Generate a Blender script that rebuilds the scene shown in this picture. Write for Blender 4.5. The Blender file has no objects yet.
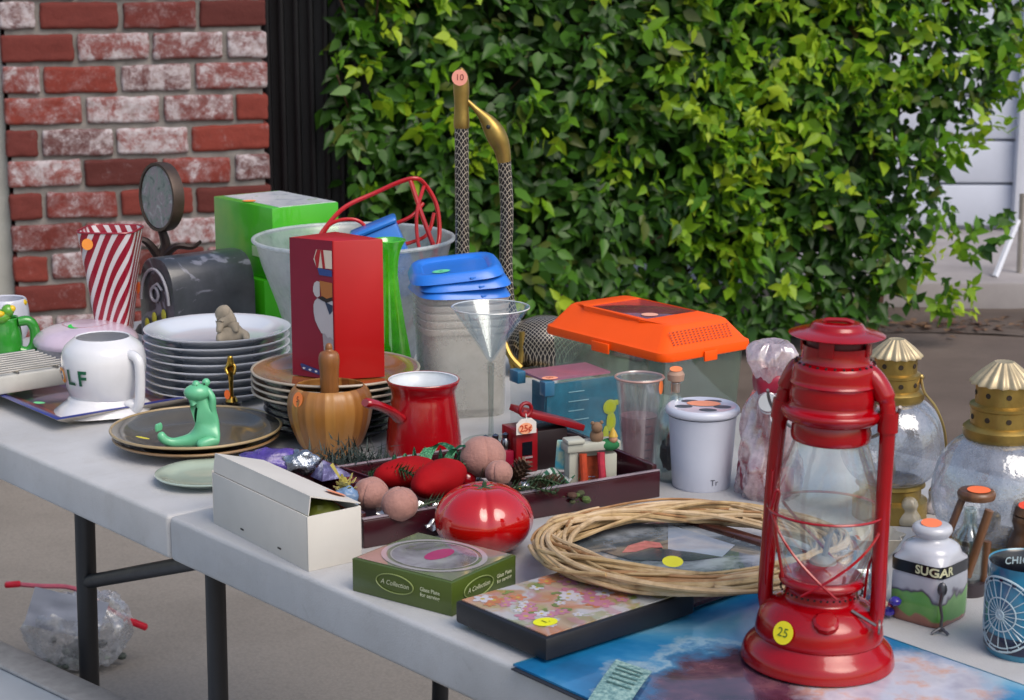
import bpy, bmesh, math, random
from math import sin, cos, tan, pi, radians, sqrt, atan2
from mathutils import Vector, Matrix, noise
random.seed(7)
SC = bpy.context.scene
COL = SC.collection
# ---------------------------------------------------------------- camera model
F = 1850.0; PITCH = radians(12.2); ZC = 1.30; TZ = 0.74
def P(x, y, z=TZ):
    a = (x-512)/F; b = -(y-350)/F
    dy = cos(PITCH)+b*sin(PITCH); dz = -sin(PITCH)+b*cos(PITCH)
    t = (z-ZC)/dz
    return Vector((a*t, dy*t, z))
def depth(w): return w[1]*cos(PITCH)-(w[2]-ZC)*sin(PITCH)
def ZAT(Y, y):
    b = -(y-350)/F
    return ZC+Y*(b*cos(PITCH)-sin(PITCH))/(cos(PITCH)+b*sin(PITCH))
class Base:
    """spot where a thing stands; local -y looks back towards the viewer's side of the table"""
    def __init__(s, px, py, z=TZ, rot=None):
        s.w = P(px, py, z); s.px = px; s.z = z
        s.rot = atan2(-s.w[0], s.w[1]) if rot is None else rot
        s.m = depth(s.w)/F
    def h(s, y): return ZAT(s.w[1], y)-s.z
    def r(s, hw, y=None):
        if y is None: return hw*s.m
        return hw*depth((s.w[0], s.w[1], s.z+s.h(y)))/F
    def prof(s, pts): return [(s.r(hw, y), max(0.0, s.h(y)) if i == 0 else s.h(y)) for i, (hw, y) in enumerate(pts)]
# ---------------------------------------------------------------- materials
def lin(c):
    if isinstance(c, str):
        c = c.lstrip('#'); c = [int(c[i:i+2], 16)/255 for i in (0, 2, 4)]
        c = [x/12.92 if x <= .04045 else ((x+.055)/1.055)**2.4 for x in c]
    return tuple(c[:3])+(1,)
def nt(name):
    m = bpy.data.materials.new(name); m.use_nodes = True
    t = m.node_tree; b = t.nodes['Principled BSDF']
    return m, t, b
def N(t, typ, **kw):
    n = t.nodes.new(typ)
    for k, v in kw.items():
        if k in n.inputs: n.inputs[k].default_value = v
        else: setattr(n, k, v)
    return n
def coords(t, kind='Object'): return N(t, 'ShaderNodeTexCoord').outputs[kind]
def ramp(t, fac, stops, interp='LINEAR'):
    r = N(t, 'ShaderNodeValToRGB'); e = r.color_ramp.elements; r.color_ramp.interpolation = interp
    while len(e) > 1: e.remove(e[-1])
    e[0].position = stops[0][0]; e[0].color = lin(stops[0][1])
    for p_, c in stops[1:]:
        q = e.new(p_); q.color = lin(c)
    t.links.new(fac, r.inputs[0]); return r.outputs[0]
def noise_tex(t, scale=10, detail=4, rough=.5, dist=0, vec=None, stretch=None):
    n = N(t, 'ShaderNodeTexNoise', Scale=scale, Detail=detail, Roughness=rough, Distortion=dist)
    v = vec or coords(t)
    if stretch:
        mp = N(t, 'ShaderNodeMapping'); mp.inputs['Scale'].default_value = stretch
        t.links.new(v, mp.inputs[0]); v = mp.outputs[0]
    t.links.new(v, n.inputs['Vector']); return n.outputs[0]
def mix(t, a, b, fac, blend='MIX'):
    m = N(t, 'ShaderNodeMix', data_type='RGBA', blend_type=blend)
    for v, i in ((fac, 0), (a, 6), (b, 7)):
        if hasattr(v, 'is_linked'): t.links.new(v, m.inputs[i])
        elif i == 0: m.inputs[0].default_value = v
        else: m.inputs[i].default_value = lin(v)
    return m.outputs[2]
def bump(t, b, h, strength=.3, dist=.001):
    n = N(t, 'ShaderNodeBump', Strength=strength, Distance=dist)
    t.links.new(h, n.inputs['Height']); t.links.new(n.outputs[0], b.inputs['Normal'])
MC = {}
def mat(name, col, rough=.5, metal=0, var=.12, vs=30, bmp=.15, bs=200, coat=0, spec=.5, sheen=0, sss=0, trans=0, bd=.0006):
    if name in MC: return MC[name]
    m, t, b = nt(name); c = lin(col)
    n = noise_tex(t, vs, 5, .6)
    d = tuple(x*(1-var) for x in c[:3]); l = tuple(min(1, x*(1+var)) for x in c[:3])
    cc = ramp(t, n, [(.3, d), (.7, l)])
    t.links.new(cc, b.inputs['Base Color'])
    b.inputs['Metallic'].default_value = metal
    rr = N(t, 'ShaderNodeMapRange'); rr.inputs[3].default_value = max(.02, rough*.8); rr.inputs[4].default_value = min(1, rough*1.25)
    n2 = noise_tex(t, vs*1.7, 3, .6); t.links.new(n2, rr.inputs[0]); t.links.new(rr.outputs[0], b.inputs['Roughness'])
    b.inputs['Specular IOR Level'].default_value = spec
    if coat: b.inputs['Coat Weight'].default_value = coat; b.inputs['Coat Roughness'].default_value = .08
    if sheen: b.inputs['Sheen Weight'].default_value = sheen; b.inputs['Sheen Roughness'].default_value = .4
    if sss:
        b.inputs['Subsurface Weight'].default_value = sss; b.inputs['Subsurface Radius'].default_value = (.01, .01, .01)
    if trans: b.inputs['Transmission Weight'].default_value = trans
    if bmp: bump(t, b, noise_tex(t, bs, 4, .6), bmp, bd)
    MC[name] = m; return m
def clear(name, tint='#f2f6f6', haze=.08, gloss=.12, hazecol='#d8dede', rough=.05, edge=.5, ns=25, lo=.5, hi=1.5, bp_=.15):
    """thin clear plastic or glass: transparent + mirror-like sheen + a little milky body"""
    if name in MC: return MC[name]
    m = bpy.data.materials.new(name); m.use_nodes = True; t = m.node_tree; t.nodes.clear()
    o = N(t, 'ShaderNodeOutputMaterial'); tr = N(t, 'ShaderNodeBsdfTransparent', Color=lin(tint))
    gl = N(t, 'ShaderNodeBsdfGlossy', Roughness=rough); gl.inputs['Color'].default_value = (.95, .97, 1, 1)
    df = N(t, 'ShaderNodeBsdfDiffuse', Color=lin(hazecol)); tl = N(t, 'ShaderNodeBsdfTranslucent', Color=lin(hazecol))
    lw = N(t, 'ShaderNodeLayerWeight', Blend=.25)
    a = N(t, 'ShaderNodeMath', operation='MULTIPLY_ADD'); t.links.new(lw.outputs['Facing'], a.inputs[0]); a.inputs[1].default_value = edge; a.inputs[2].default_value = gloss*.3
    pw = N(t, 'ShaderNodeMath', operation='POWER'); t.links.new(a.outputs[0], pw.inputs[0]); pw.inputs[1].default_value = 1.6
    ad = N(t, 'ShaderNodeMath', operation='ADD', use_clamp=True); t.links.new(pw.outputs[0], ad.inputs[0]); ad.inputs[1].default_value = gloss*.4
    m0 = N(t, 'ShaderNodeMixShader'); m0.inputs[0].default_value = .5; t.links.new(df.outputs[0], m0.inputs[1]); t.links.new(tl.outputs[0], m0.inputs[2])
    m1 = N(t, 'ShaderNodeMixShader')
    n = noise_tex(t, ns, 5, .65); mr = N(t, 'ShaderNodeMapRange'); mr.inputs[1].default_value = .3; mr.inputs[2].default_value = .7; mr.inputs[3].default_value = haze*lo; mr.inputs[4].default_value = min(1, haze*hi)
    t.links.new(n, mr.inputs[0]); t.links.new(mr.outputs[0], m1.inputs[0])
    t.links.new(tr.outputs[0], m1.inputs[1]); t.links.new(m0.outputs[0], m1.inputs[2])
    m2 = N(t, 'ShaderNodeMixShader'); t.links.new(ad.outputs[0], m2.inputs[0]); t.links.new(m1.outputs[0], m2.inputs[1]); t.links.new(gl.outputs[0], m2.inputs[2])
    bp = N(t, 'ShaderNodeBump', Strength=bp_, Distance=.001); t.links.new(noise_tex(t, ns*2.4, 3), bp.inputs['Height']); t.links.new(bp.outputs[0], gl.inputs['Normal'])
    t.links.new(m2.outputs[0], o.inputs[0]); MC[name] = m; return m
def paintmat(name, fn, rough=.35, coat=.3, bmp=0):
    if name in MC: return MC[name]
    m, t, b = nt(name); t.links.new(fn(t), b.inputs['Base Color']); b.inputs['Roughness'].default_value = rough
    b.inputs['Coat Weight'].default_value = coat
    if bmp: bump(t, b, noise_tex(t, 300), bmp, .0005)
    MC[name] = m; return m
# ---------------------------------------------------------------- mesh builder
class MB:
    def __init__(s): s.v = []; s.f = []; s.mi = []
    def add(s, vs, fs, mi=0, M=None):
        o = len(s.v)
        for q in vs:
            q = Vector(q)
            s.v.append(tuple(M @ q) if M is not None else tuple(q))
        for f in fs: s.f.append(tuple(i+o for i in f)); s.mi.append(mi)
        return s
    def box(s, x0, x1, y0, y1, z0, z1, mi=0, M=None):
        vs = [(x, y, z) for z in (z0, z1) for y in (y0, y1) for x in (x0, x1)]
        return s.add(vs, [(0, 2, 3, 1), (4, 5, 7, 6), (0, 1, 5, 4), (2, 6, 7, 3), (0, 4, 6, 2), (1, 3, 7, 5)], mi, M)
    def prism(s, pts, z0, z1, mi=0, M=None, taper=1.0):
        n = len(pts); cx = sum(p[0] for p in pts)/n; cy = sum(p[1] for p in pts)/n
        vs = [(p[0], p[1], z0) for p in pts]+[(cx+(p[0]-cx)*taper, cy+(p[1]-cy)*taper, z1) for p in pts]
        fs = [tuple(range(n-1, -1, -1)), tuple(range(n, 2*n))]+[(i, (i+1) % n, n+(i+1) % n, n+i) for i in range(n)]
        return s.add(vs, fs, mi, M)
    def lathe(s, prof, seg=40, mi=0, M=None, fn=None, a0=0, a1=2*pi):
        full = abs(a1-a0-2*pi) < 1e-6; cols = seg if full else seg+1
        vs = []; idx = []
        for (r, z) in prof:
            if r < 1e-6: idx.append([len(vs)]*cols); vs.append((0, 0, z))
            else:
                row = []
                for k in range(cols):
                    a = a0+(a1-a0)*k/seg; rr = r*(fn(a, z) if fn else 1); row.append(len(vs)); vs.append((rr*cos(a), rr*sin(a), z))
                idx.append(row)
        fs = []
        for i in range(len(idx)-1):
            for k in range(seg):
                k2 = (k+1) % cols
                q = [idx[i][k], idx[i][k2], idx[i+1][k2], idx[i+1][k]]
                u = []
                for e in q:
                    if e not in u: u.append(e)
                if len(u) > 2: fs.append(tuple(u))
        return s.add(vs, fs, mi, M)
    def tube(s, pts, r, seg=10, mi=0, closed=False, M=None, flat=1.0):
        pts = [Vector(p) for p in pts]; n = len(pts)
        rr = r if isinstance(r, (list, tuple)) else [r]*n
        vs = []; up = None
        for i in range(n):
            if closed: d = pts[(i+1) % n]-pts[i-1]
            else: d = pts[min(i+1, n-1)]-pts[max(i-1, 0)]
            if d.length < 1e-9: d = Vector((0, 0, 1))
            d.normalize()
            if up is None:
                up = Vector((0, 0, 1)) if abs(d.z) < .9 else Vector((1, 0, 0))
            up = (up-d*up.dot(d)); up.normalize(); sd = d.cross(up)
            for k in range(seg):
                a = 2*pi*k/seg; vs.append(pts[i]+(sd*cos(a)+up*sin(a)*flat)*rr[i])
        fs = []
        for i in range(n if closed else n-1):
            j = (i+1) % n
            for k in range(seg):
                k2 = (k+1) % seg; fs.append((i*seg+k, i*seg+k2, j*seg+k2, j*seg+k))
        if not closed: fs += [tuple(range(seg-1, -1, -1)), tuple((n-1)*seg+k for k in range(seg))]
        return s.add(vs, fs, mi, M)
    def ball(s, c, r, sc=(1, 1, 1), mi=0, seg=20, fn=None, M=None):
        vs = [(0, 0, -1)]; R = seg//2
        for i in range(1, R):
            t = pi*i/R
            for k in range(seg): a = 2*pi*k/seg; vs.append((sin(t)*cos(a), sin(t)*sin(a), -cos(t)))
        vs.append((0, 0, 1))
        out = []
        for q in vs:
            q = Vector(q); k = fn(q) if fn else 1
            out.append((c[0]+q.x*r*sc[0]*k, c[1]+q.y*r*sc[1]*k, c[2]+q.z*r*sc[2]*k))
        fs = [(0, 1+(k+1) % seg, 1+k) for k in range(seg)]
        for i in range(R-2):
            for k in range(seg):
                a = 1+i*seg+k; b = 1+i*seg+(k+1) % seg; fs.append((a, b, b+seg, a+seg))
        l = len(vs)-1
        fs += [(l, 1+(R-2)*seg+k, 1+(R-2)*seg+(k+1) % seg) for k in range(seg)]
        return s.add(out, fs, mi, M)
    def sheet(s, fn, nu, nv, mi=0, M=None):
        vs = [fn(i/nu, j/nv) for j in range(nv+1) for i in range(nu+1)]
        fs = [(j*(nu+1)+i, j*(nu+1)+i+1, (j+1)*(nu+1)+i+1, (j+1)*(nu+1)+i) for j in range(nv) for i in range(nu)]
        return s.add(vs, fs, mi, M)
    def build(s, name, mats, parent=None, bevel=0, seg=2, smooth=True, ang=35, sub=0, solid=0):
        me = bpy.data.meshes.new(name); me.from_pydata(s.v, [], s.f)
        me.polygons.foreach_set('material_index', s.mi)
        bm = bmesh.new(); bm.from_mesh(me)
        bmesh.ops.recalc_face_normals(bm, faces=bm.faces[:])
        if bevel:
            es = [e for e in bm.edges if len(e.link_faces) == 2 and e.calc_face_angle(0) > .6]
            bmesh.ops.bevel(bm, geom=es, offset=bevel, segments=seg, affect='EDGES', profile=.5, clamp_overlap=True)
        if solid: bmesh.ops.solidify(bm, geom=bm.faces[:], thickness=solid)
        bm.to_mesh(me); bm.free()
        for m in (mats if isinstance(mats, (list, tuple)) else [mats]): me.materials.append(m)
        if smooth:
            me.polygons.foreach_set('use_smooth', [True]*len(me.polygons)); me.set_sharp_from_angle(angle=radians(ang))
        o = bpy.data.objects.new(name, me); COL.objects.link(o)
        if parent: o.parent = parent
        if sub:
            q = o.modifiers.new('s', 'SUBSURF'); q.levels = sub; q.render_levels = sub
        return o
def crv(pts, k=4):
    """Catmull-Rom through points"""
    out = []; n = len(pts)
    for i in range(n-1):
        p0, p1, p2, p3 = pts[max(i-1, 0)], pts[i], pts[i+1], pts[min(i+2, n-1)]
        for j in range(k):
            t = j/k
            out.append(tuple(.5*((2*b)+(-a+c)*t+(2*a-5*b+4*c-d)*t*t+(-a+3*b-3*c+d)*t**3) for a, b, c, d in zip(p0, p1, p2, p3)))
    out.append(tuple(pts[-1])); return out
def shell(prof, t=.002, floor=True):
    """open vessel: outer profile bottom to top, then the inner wall back down"""
    inner = [(max(r-t, .0005), z) for r, z in prof if z > prof[0][1]+t*1.2]
    o = [(0, prof[0][1])]+list(prof)+[(prof[-1][0]-t*.5, prof[-1][1]+t*.4)]+inner[::-1]
    if floor: o += [(max(prof[0][0]-t, .0005), prof[0][1]+t*1.2), (0, prof[0][1]+t*1.2)]
    return o
def props(o, label, cat, group=None, kind=None):
    if label: o['label'] = label
    if cat: o['category'] = cat
    if group: o['group'] = group
    if kind: o['kind'] = kind
    return o
def thing(name, label, cat, b, rot=None, group=None):
    o = bpy.data.objects.new(name, None); COL.objects.link(o); o.empty_display_size = .05
    if isinstance(b, Base): o.location = b.w; o.rotation_euler = (0, 0, b.rot if rot is None else rot)
    else: o.location = b; o.rotation_euler = (0, 0, rot or 0)
    return props(o, label, cat, group)
def put(o, label, cat, b, rot=None, group=None):
    if isinstance(b, Base): o.location = b.w; o.rotation_euler = (0, 0, b.rot if rot is None else rot)
    elif b is not None: o.location = b; o.rotation_euler = (0, 0, rot or 0)
    return props(o, label, cat, group)
def struct(o): o['kind'] = 'structure'; return o
def RZ(a): return Matrix.Rotation(a, 4, 'Z')
def T(x, y, z): return Matrix.Translation((x, y, z))
def facing(v0, normal):
    """matrix whose local z is normal and whose local y is as upright as possible"""
    n = Vector(normal).normalized(); up = Vector((0, 0, 1)) if abs(n.z) < .95 else Vector((0, 1, 0))
    x = up.cross(n).normalized(); y = n.cross(x)
    M = Matrix((x, y, n)).transposed().to_4x4(); M.translation = Vector(v0); return M
def sticker(parent, v0, normal, r=.008, col='#f58a50', txt=None, txtcol='#c03018', sx=1):
    mb = MB(); M = facing(v0, normal)
    mb.add([(0, 0, .0004)]+[(r*sx*cos(2*pi*k/24), r*sin(2*pi*k/24), .0004) for k in range(24)], [(0, 1+k, 1+(k+1) % 24) for k in range(24)], 0, M)
    o = mb.build('price_sticker', mat('sticker'+col, col, .6, var=.06, bmp=0), parent)
    if txt: lettering(o, txt, r*1.1, lambda x, y: M @ Vector((x, y, .0009)), mat('ink'+txtcol, txtcol, .6, bmp=0), 'lettering')
    return o
def lettering(parent, txt, size, fn, m, name='lettering', bold=.0, shear=0, spacing=1):
    """real letter meshes laid on a surface by fn(x, y)"""
    cu = bpy.data.curves.new('t', 'FONT'); cu.body = txt; cu.size = size; cu.align_x = 'CENTER'; cu.align_y = 'CENTER'; cu.shear = shear
    cu.offset = bold*size; cu.space_character = spacing; cu.resolution_u = 3
    ob = bpy.data.objects.new('t', cu); COL.objects.link(ob)
    me = bpy.data.meshes.new_from_object(ob.evaluated_get(bpy.context.evaluated_depsgraph_get()))
    bpy.data.objects.remove(ob)
    me.name = name
    for v in me.vertices: v.co = fn(v.co.x, v.co.y)
    me.materials.clear(); me.materials.append(m)
    o = bpy.data.objects.new(name, me); COL.objects.link(o); o.parent = parent
    return o
def skinned(name, verts, edges, radii, m, parent=None, sub=2, root=0):
    me = bpy.data.meshes.new('sk'); me.from_pydata([tuple(v) for v in verts], edges, [])
    ob = bpy.data.objects.new('sk', me); COL.objects.link(ob)
    ob.modifiers.new('k', 'SKIN')
    if not me.skin_vertices: bpy.context.view_layer.update()
    sv = me.skin_vertices[0].data if me.skin_vertices else None
    if sv:
        for i, r in enumerate(radii): sv[i].radius = (r, r) if not isinstance(r, tuple) else r
        sv[root].use_root = True
    q = ob.modifiers.new('s', 'SUBSURF'); q.levels = sub; q.render_levels = sub
    dg = bpy.context.evaluated_depsgraph_get(); dg.update()
    m2 = bpy.data.meshes.new_from_object(ob.evaluated_get(dg)); m2.name = name
    bpy.data.objects.remove(ob)
    m2.polygons.foreach_set('use_smooth', [True]*len(m2.polygons)); m2.materials.clear(); m2.materials.append(m)
    o = bpy.data.objects.new(name, m2); COL.objects.link(o)
    if parent: o.parent = parent
    return o
class Rect:
    """upright box footprint from its front corner, left corner and right corner on a plane"""
    def __init__(s, C, L, R, z=TZ, w=None, d=None):
        c, l, r = P(*C, z), P(*L, z), P(*R, z)
        e = (r-c); s.w = e.length if w is None else w; e.normalize(); f = (l-c); s.d = f.length if d is None else d; f.normalize()
        g_ = e+Vector((f.y, -f.x, 0)); g_.normalize(); e = g_
        s.loc = c; s.rot = atan2(e.y, e.x); s.z = z; s.c = c
    def h(s, y): return ZAT(s.c.y, y)-s.z
# ================================================================ SETTING
TH = radians(41)
U = Vector((-sin(TH), cos(TH), 0)); V = Vector((cos(TH), sin(TH), 0)); A0 = P(168, 516)
def tab(s, w, z=TZ): q = A0+U*s+V*w; q.z = z; return q
# world, sun, camera
w = bpy.data.worlds.new('World'); SC.world = w; w.use_nodes = True
wt = w.node_tree; sky = wt.nodes.new('ShaderNodeTexSky'); sky.sky_type = 'NISHITA'; sky.sun_disc = False
SUN_EL, SUN_AZ = radians(50), radians(140)
sky.sun_elevation = SUN_EL; sky.sun_rotation = SUN_AZ; sky.air_density = 1.2; sky.dust_density = 3.0; sky.ozone_density = 1.0
wt.links.new(sky.outputs[0], wt.nodes['Background'].inputs[0]); wt.nodes['Background'].inputs[1].default_value = .125
ld = bpy.data.lights.new('sun', 'SUN'); ld.energy = 1.3; ld.angle = radians(40); ld.color = (1, .93, .84)
lo = bpy.data.objects.new('sun', ld); COL.objects.link(lo)
sd = Vector((sin(SUN_AZ)*cos(SUN_EL), cos(SUN_AZ)*cos(SUN_EL), sin(SUN_EL)))
lo.rotation_euler = sd.to_track_quat('Z', 'Y').to_euler()
cd = bpy.data.cameras.new('camera'); co = bpy.data.objects.new('camera', cd); COL.objects.link(co); SC.camera = co
cd.sensor_width = 36; cd.lens = F*36/1024; cd.clip_end = 500; cd.clip_start = .05
co.location = (0, 0, ZC); co.rotation_euler = (pi/2-PITCH, 0, 0)
cd.dof.use_dof = True; cd.dof.focus_distance = 1.95; cd.dof.aperture_fstop = 18
SC.view_settings.view_transform = 'Standard'; SC.view_settings.look = 'None'; SC.view_settings.gamma = 1; SC.view_settings.exposure = .5
SC.render.resolution_x = 1024; SC.render.resolution_y = 700

# ground
def ground_mat():
    m, t, b = nt('worn concrete'); v = coords(t)
    n = noise_tex(t, 1.3, 8, .6, .3); c = ramp(t, n, [(.25, '#67635e'), (.5, '#7d7872'), (.75, '#8a857f')])
    n2 = noise_tex(t, 9, 6, .65); c = mix(t, c, '#5b534d', ramp(t, n2, [(.55, '#000000'), (.8, '#808080')]))
    vo = N(t, 'ShaderNodeTexVoronoi', Scale=160.0); t.links.new(v, vo.inputs['Vector'])
    c = mix(t, c, '#453f3a', ramp(t, noise_tex(t, 30, 8, .8), [(.66, '#000000'), (.74, '#a0a0a0')]))
    c = mix(t, c, ramp(t, vo.outputs[0], [(0, '#9a9088'), (.5, '#7d746c'), (1, '#5d554e')]), .25)
    t.links.new(c, b.inputs['Base Color']); b.inputs['Roughness'].default_value = .9; bump(t, b, noise_tex(t, 180, 6, .7), .4, .002); return m
g = MB(); g.sheet(lambda u, v: (-60+120*u, -20+140*v, 0), 8, 8); struct(g.build('ground', ground_mat(), smooth=False))
def soil_mat():
    m, t, b = nt('brown dirt'); n = noise_tex(t, 3, 8, .7); c = ramp(t, n, [(.3, '#4a3e38'), (.55, '#5f534c'), (.8, '#72665f')])
    c = mix(t, c, '#33271f', ramp(t, noise_tex(t, 40, 5, .7), [(.55, '#000000'), (.7, '#909090')]))
    t.links.new(c, b.inputs['Base Color']); b.inputs['Roughness'].default_value = .95; bump(t, b, noise_tex(t, 60, 8, .75), .7, .01); return m
# driveway asphalt strip behind the table, running to the hedge foot (slightly brown)
p1, p2 = P(640, 335, 0), P(1300, 331, 0)
g = MB(); g.add([(0.4, 2.9, .004), (7, 2.9, .004), (p2.x+2, p2.y, .004), (p1.x, p1.y, .004), (-.5, 5.2, .004), (-.5, 4.2, .004)], [(0, 1, 2, 3, 4, 5)])
def drive_mat():
    m, t, b = nt('brown driveway'); c = ramp(t, noise_tex(t, 2, 8, .65), [(.3, '#51453f'), (.55, '#63564f'), (.8, '#6f635c')])
    t.links.new(c, b.inputs['Base Color']); b.inputs['Roughness'].default_value = .9; bump(t, b, noise_tex(t, 120, 6, .7), .5, .004); return m
struct(g.build('driveway', drive_mat(), smooth=False))
yk = P(960, 330, 0).y; yf = P(960, 308, 0).y; yb = P(960, 266, 0).y
g = MB(); g.sheet(lambda u, v: (-2+10*u, yk-.12+(yf-yk+.2)*v+.05*sin(u*60)*(1-v), .008+.012*noise.noise(Vector((u*40, v*3, 0)))), 60, 6)
struct(g.build('flower_bed', soil_mat()))
def pave_mat():
    m, t, b = nt('pale pavement'); c = ramp(t, noise_tex(t, 4, 7, .6), [(.3, '#8b8688'), (.7, '#a39e9f')])
    t.links.new(c, b.inputs['Base Color']); b.inputs['Roughness'].default_value = .85; bump(t, b, noise_tex(t, 150, 5, .7), .3, .002); return m
g = MB(); g.box(-2, 9, yf-.02, yb+.6, -.05, .10); struct(g.build('pavement', pave_mat(), bevel=.015))
g = MB(); random.seed(3)
for i in range(420):
    x = random.uniform(1.0, 3.2); y = yk+random.gauss(.0, .07); a = random.uniform(0, 6.3); l = random.uniform(.008, .03); z = .012+random.random()*.012
    g.add([(x+l*cos(a), y+l*sin(a), z), (x+l*.4*cos(a+1.6), y+l*.4*sin(a+1.6), z+.004), (x-l*cos(a), y-l*sin(a), z), (x+l*.4*cos(a-1.6), y+l*.4*sin(a-1.6), z+.002)], [(0, 1, 2, 3)], random.randint(0, 1))
o = g.build('leaf_litter', [mat('dead leaf', '#5a3a28', .8), mat('dead leaf pale', '#7a5a3c', .8)]); props(o, 'dry brown leaf litter along the edge of the flower bed', 'leaf litter', kind='stuff')

# white garage wall far right
YW = yb+.35
t_ = thing('garage', 'white panelled garage wall seen beyond the right end of the hedge', 'garage', (2.2, YW, .1))
g = MB(); g.box(-1.5, 3.5, .03, 3.0, 0, 2.9); g.build('wall', mat('white siding', '#c9cedd', .6, var=.05, vs=3), t_, bevel=.004)
g = MB()
for k in range(15):
    g.box(-1.5, 3.5, -.005, .028, .02+k*.19, .02+k*.19+.178, 0, T(0, 0, 0))
g.build('siding', mat('white boards', '#c6ccdc', .55, var=.06, vs=4), t_, bevel=.006)
g = MB(); g.box(-.02, .05, -.06, -.006, 0, 2.7); g.box(1.3, 1.37, -.06, -.006, 0, 2.7); g.build('trim', mat('white trim', '#d2d6e2', .5, var=.04), t_, bevel=.004)
g = MB(); g.prism([(-1.6, -.25), (3.6, -.25), (3.6, 3.2), (-1.6, 3.2)], 2.9, 3.0); g.prism([(-1.6, -.25), (3.6, -.25), (3.6, 3.2), (-1.6, 3.2)], 3.0, 3.9, taper=.2); g.build('roof', mat('roof shingle', '#4a4442', .9), t_)
# white sawhorse leg in front of it
q = P(1000, 268, .10); t_ = thing('trellis_stand', 'white wooden prop frame leaning on the pavement beside the garage', 'stand', (q.x, q.y-.2, .1))
g = MB(); g.tube([(-.07, 0, 0), (.03, .1, .20)], .013, 6); g.build('brace', mat('white trim', '#fff'), t_)
g = MB(); g.tube([(.045, .09, 0), (.045, .11, .30)], .011, 6); g.build('post', mat('grey wood', '#8c8680', .8), t_)

# brick pillar
bt = thing('brick_pillar', 'red brick pillar with worn whitewash at the left', 'pillar', P(5, 445, 0), rot=0)
c0 = P(8, 440, 0); DW = 4.85
ang = radians(16); ex = Vector((cos(ang), sin(ang), 0))
def on_wall(px):   # point along wall line hit by pixel column
    k = (px-512)/F/cos(0)
    # ray x = k' * y  with depth about cos(p)*y
    kk = k*cos(PITCH)+k*0.0; return kk
cx0 = -((512-10)/F)*(DW*cos(PITCH)+.06)-.022; bt.location = (cx0, DW, 0); bt.rotation_euler = (0, 0, ang)
WL = .692
random.seed(11)
m, t, b = nt('old brick'); at = N(t, 'ShaderNodeAttribute', attribute_name='tone'); v = coords(t)
base = ramp(t, at.outputs['Fac'], [(0, '#4c1e1a'), (.4, '#702a22'), (.7, '#803226'), (1, '#5c2622')])
base = mix(t, base, '#4d1c18', ramp(t, noise_tex(t, 40, 6, .7), [(.5, '#000000'), (.75, '#aaaaaa')]))
n = noise_tex(t, 17, 10, .8, .3); at2 = N(t, 'ShaderNodeAttribute', attribute_name='wash')
ad = N(t, 'ShaderNodeMath', operation='ADD'); t.links.new(n, ad.inputs[0]); t.links.new(at2.outputs['Fac'], ad.inputs[1])
wm = ramp(t, ad.outputs[0], [(.52, '#000000'), (.62, '#808080'), (.72, '#ffffff')])
wc = ramp(t, noise_tex(t, 50, 5, .6), [(.3, '#8a7472'), (.45, '#a4989a'), (.65, '#b8b0b4')])
t.links.new(mix(t, base, wc, wm), b.inputs['Base Color']); b.inputs['Roughness'].default_value = .88
bump(t, b, noise_tex(t, 70, 8, .7), .6, .004); BRICK = m
# mortar
mm = mat('mortar', '#7b7672', .95, var=.25, vs=20, bmp=.6, bs=80, bd=.004)
g = MB(); g.box(.012, WL-.014, .012, .45, 0, 2.4); g.build('mortar', mm, bt)
g = MB(); tones = []; CH = .0830; BH = .0695; BL = .192; J = .012
for c in range(30):
    z = .02+c*CH
    x = -(.10 if c % 2 else 0); 
    for face in (0, 1, 2):
        L = WL if face == 0 else .45
        x = -(BL+J)/2 if (c+face) % 2 else 0.0
        while x < L-.02:
            l = BL*random.uniform(.94, 1.05); a = max(x, 0); e = min(x+l, L)
            if L-e < .05: e = L
            if e-a > .025:
                jz = random.uniform(-.002, .002); d = random.uniform(-.004, .003); tl = random.uniform(-.004, .004)
                n0 = len(g.v)
                if face == 0: g.box(a, e, d, .09, z+jz, z+jz+BH)
                elif face == 1: 
                    if a > .09: g.box(WL-.09, WL-d*.5, a, e, z+jz, z+jz+BH)
                else:
                    if a > .09: g.box(d, .09, a, e, z+jz, z+jz+BH)
                if len(g.v) > n0:
                    for k in range(n0, len(g.v)):
                        vx = g.v[k]; g.v[k] = (vx[0], vx[1], vx[2]+tl*((vx[0]-a)/(l)))
                    tones.append((n0, random.random(), random.choice([-.12, -.03, .03, .08, .14, .20])))
            x += l+J*random.uniform(.7, 1.2)
me = bpy.data.meshes.new('bricks'); me.from_pydata(g.v, [], g.f)
bm = bmesh.new(); bm.from_mesh(me); la = bm.verts.layers.float.new('tone'); lb = bm.verts.layers.float.new('wash'); bm.verts.ensure_lookup_table()
for n0, a_, b_ in tones:
    for k in range(n0, n0+8): bm.verts[k][la] = a_; bm.verts[k][lb] = b_
bmesh.ops.recalc_face_normals(bm, faces=bm.faces[:])
bmesh.ops.bevel(bm, geom=bm.edges[:], offset=.008, segments=2, affect='EDGES', profile=.6)
bmesh.ops.subdivide_edges(bm, edges=[e for e in bm.edges if e.calc_length() > .05], cuts=7, use_grid_fill=True)
for v_ in bm.verts:
    nv = noise.noise_vector(v_.co*28)+noise.noise_vector(v_.co*80)*.5; v_.co += nv*.0034
bm.to_mesh(me); bm.free(); me.polygons.foreach_set('use_smooth', [True]*len(me.polygons)); me.materials.append(BRICK)
o = bpy.data.objects.new('bricks', me); COL.objects.link(o); o.parent = bt
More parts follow.
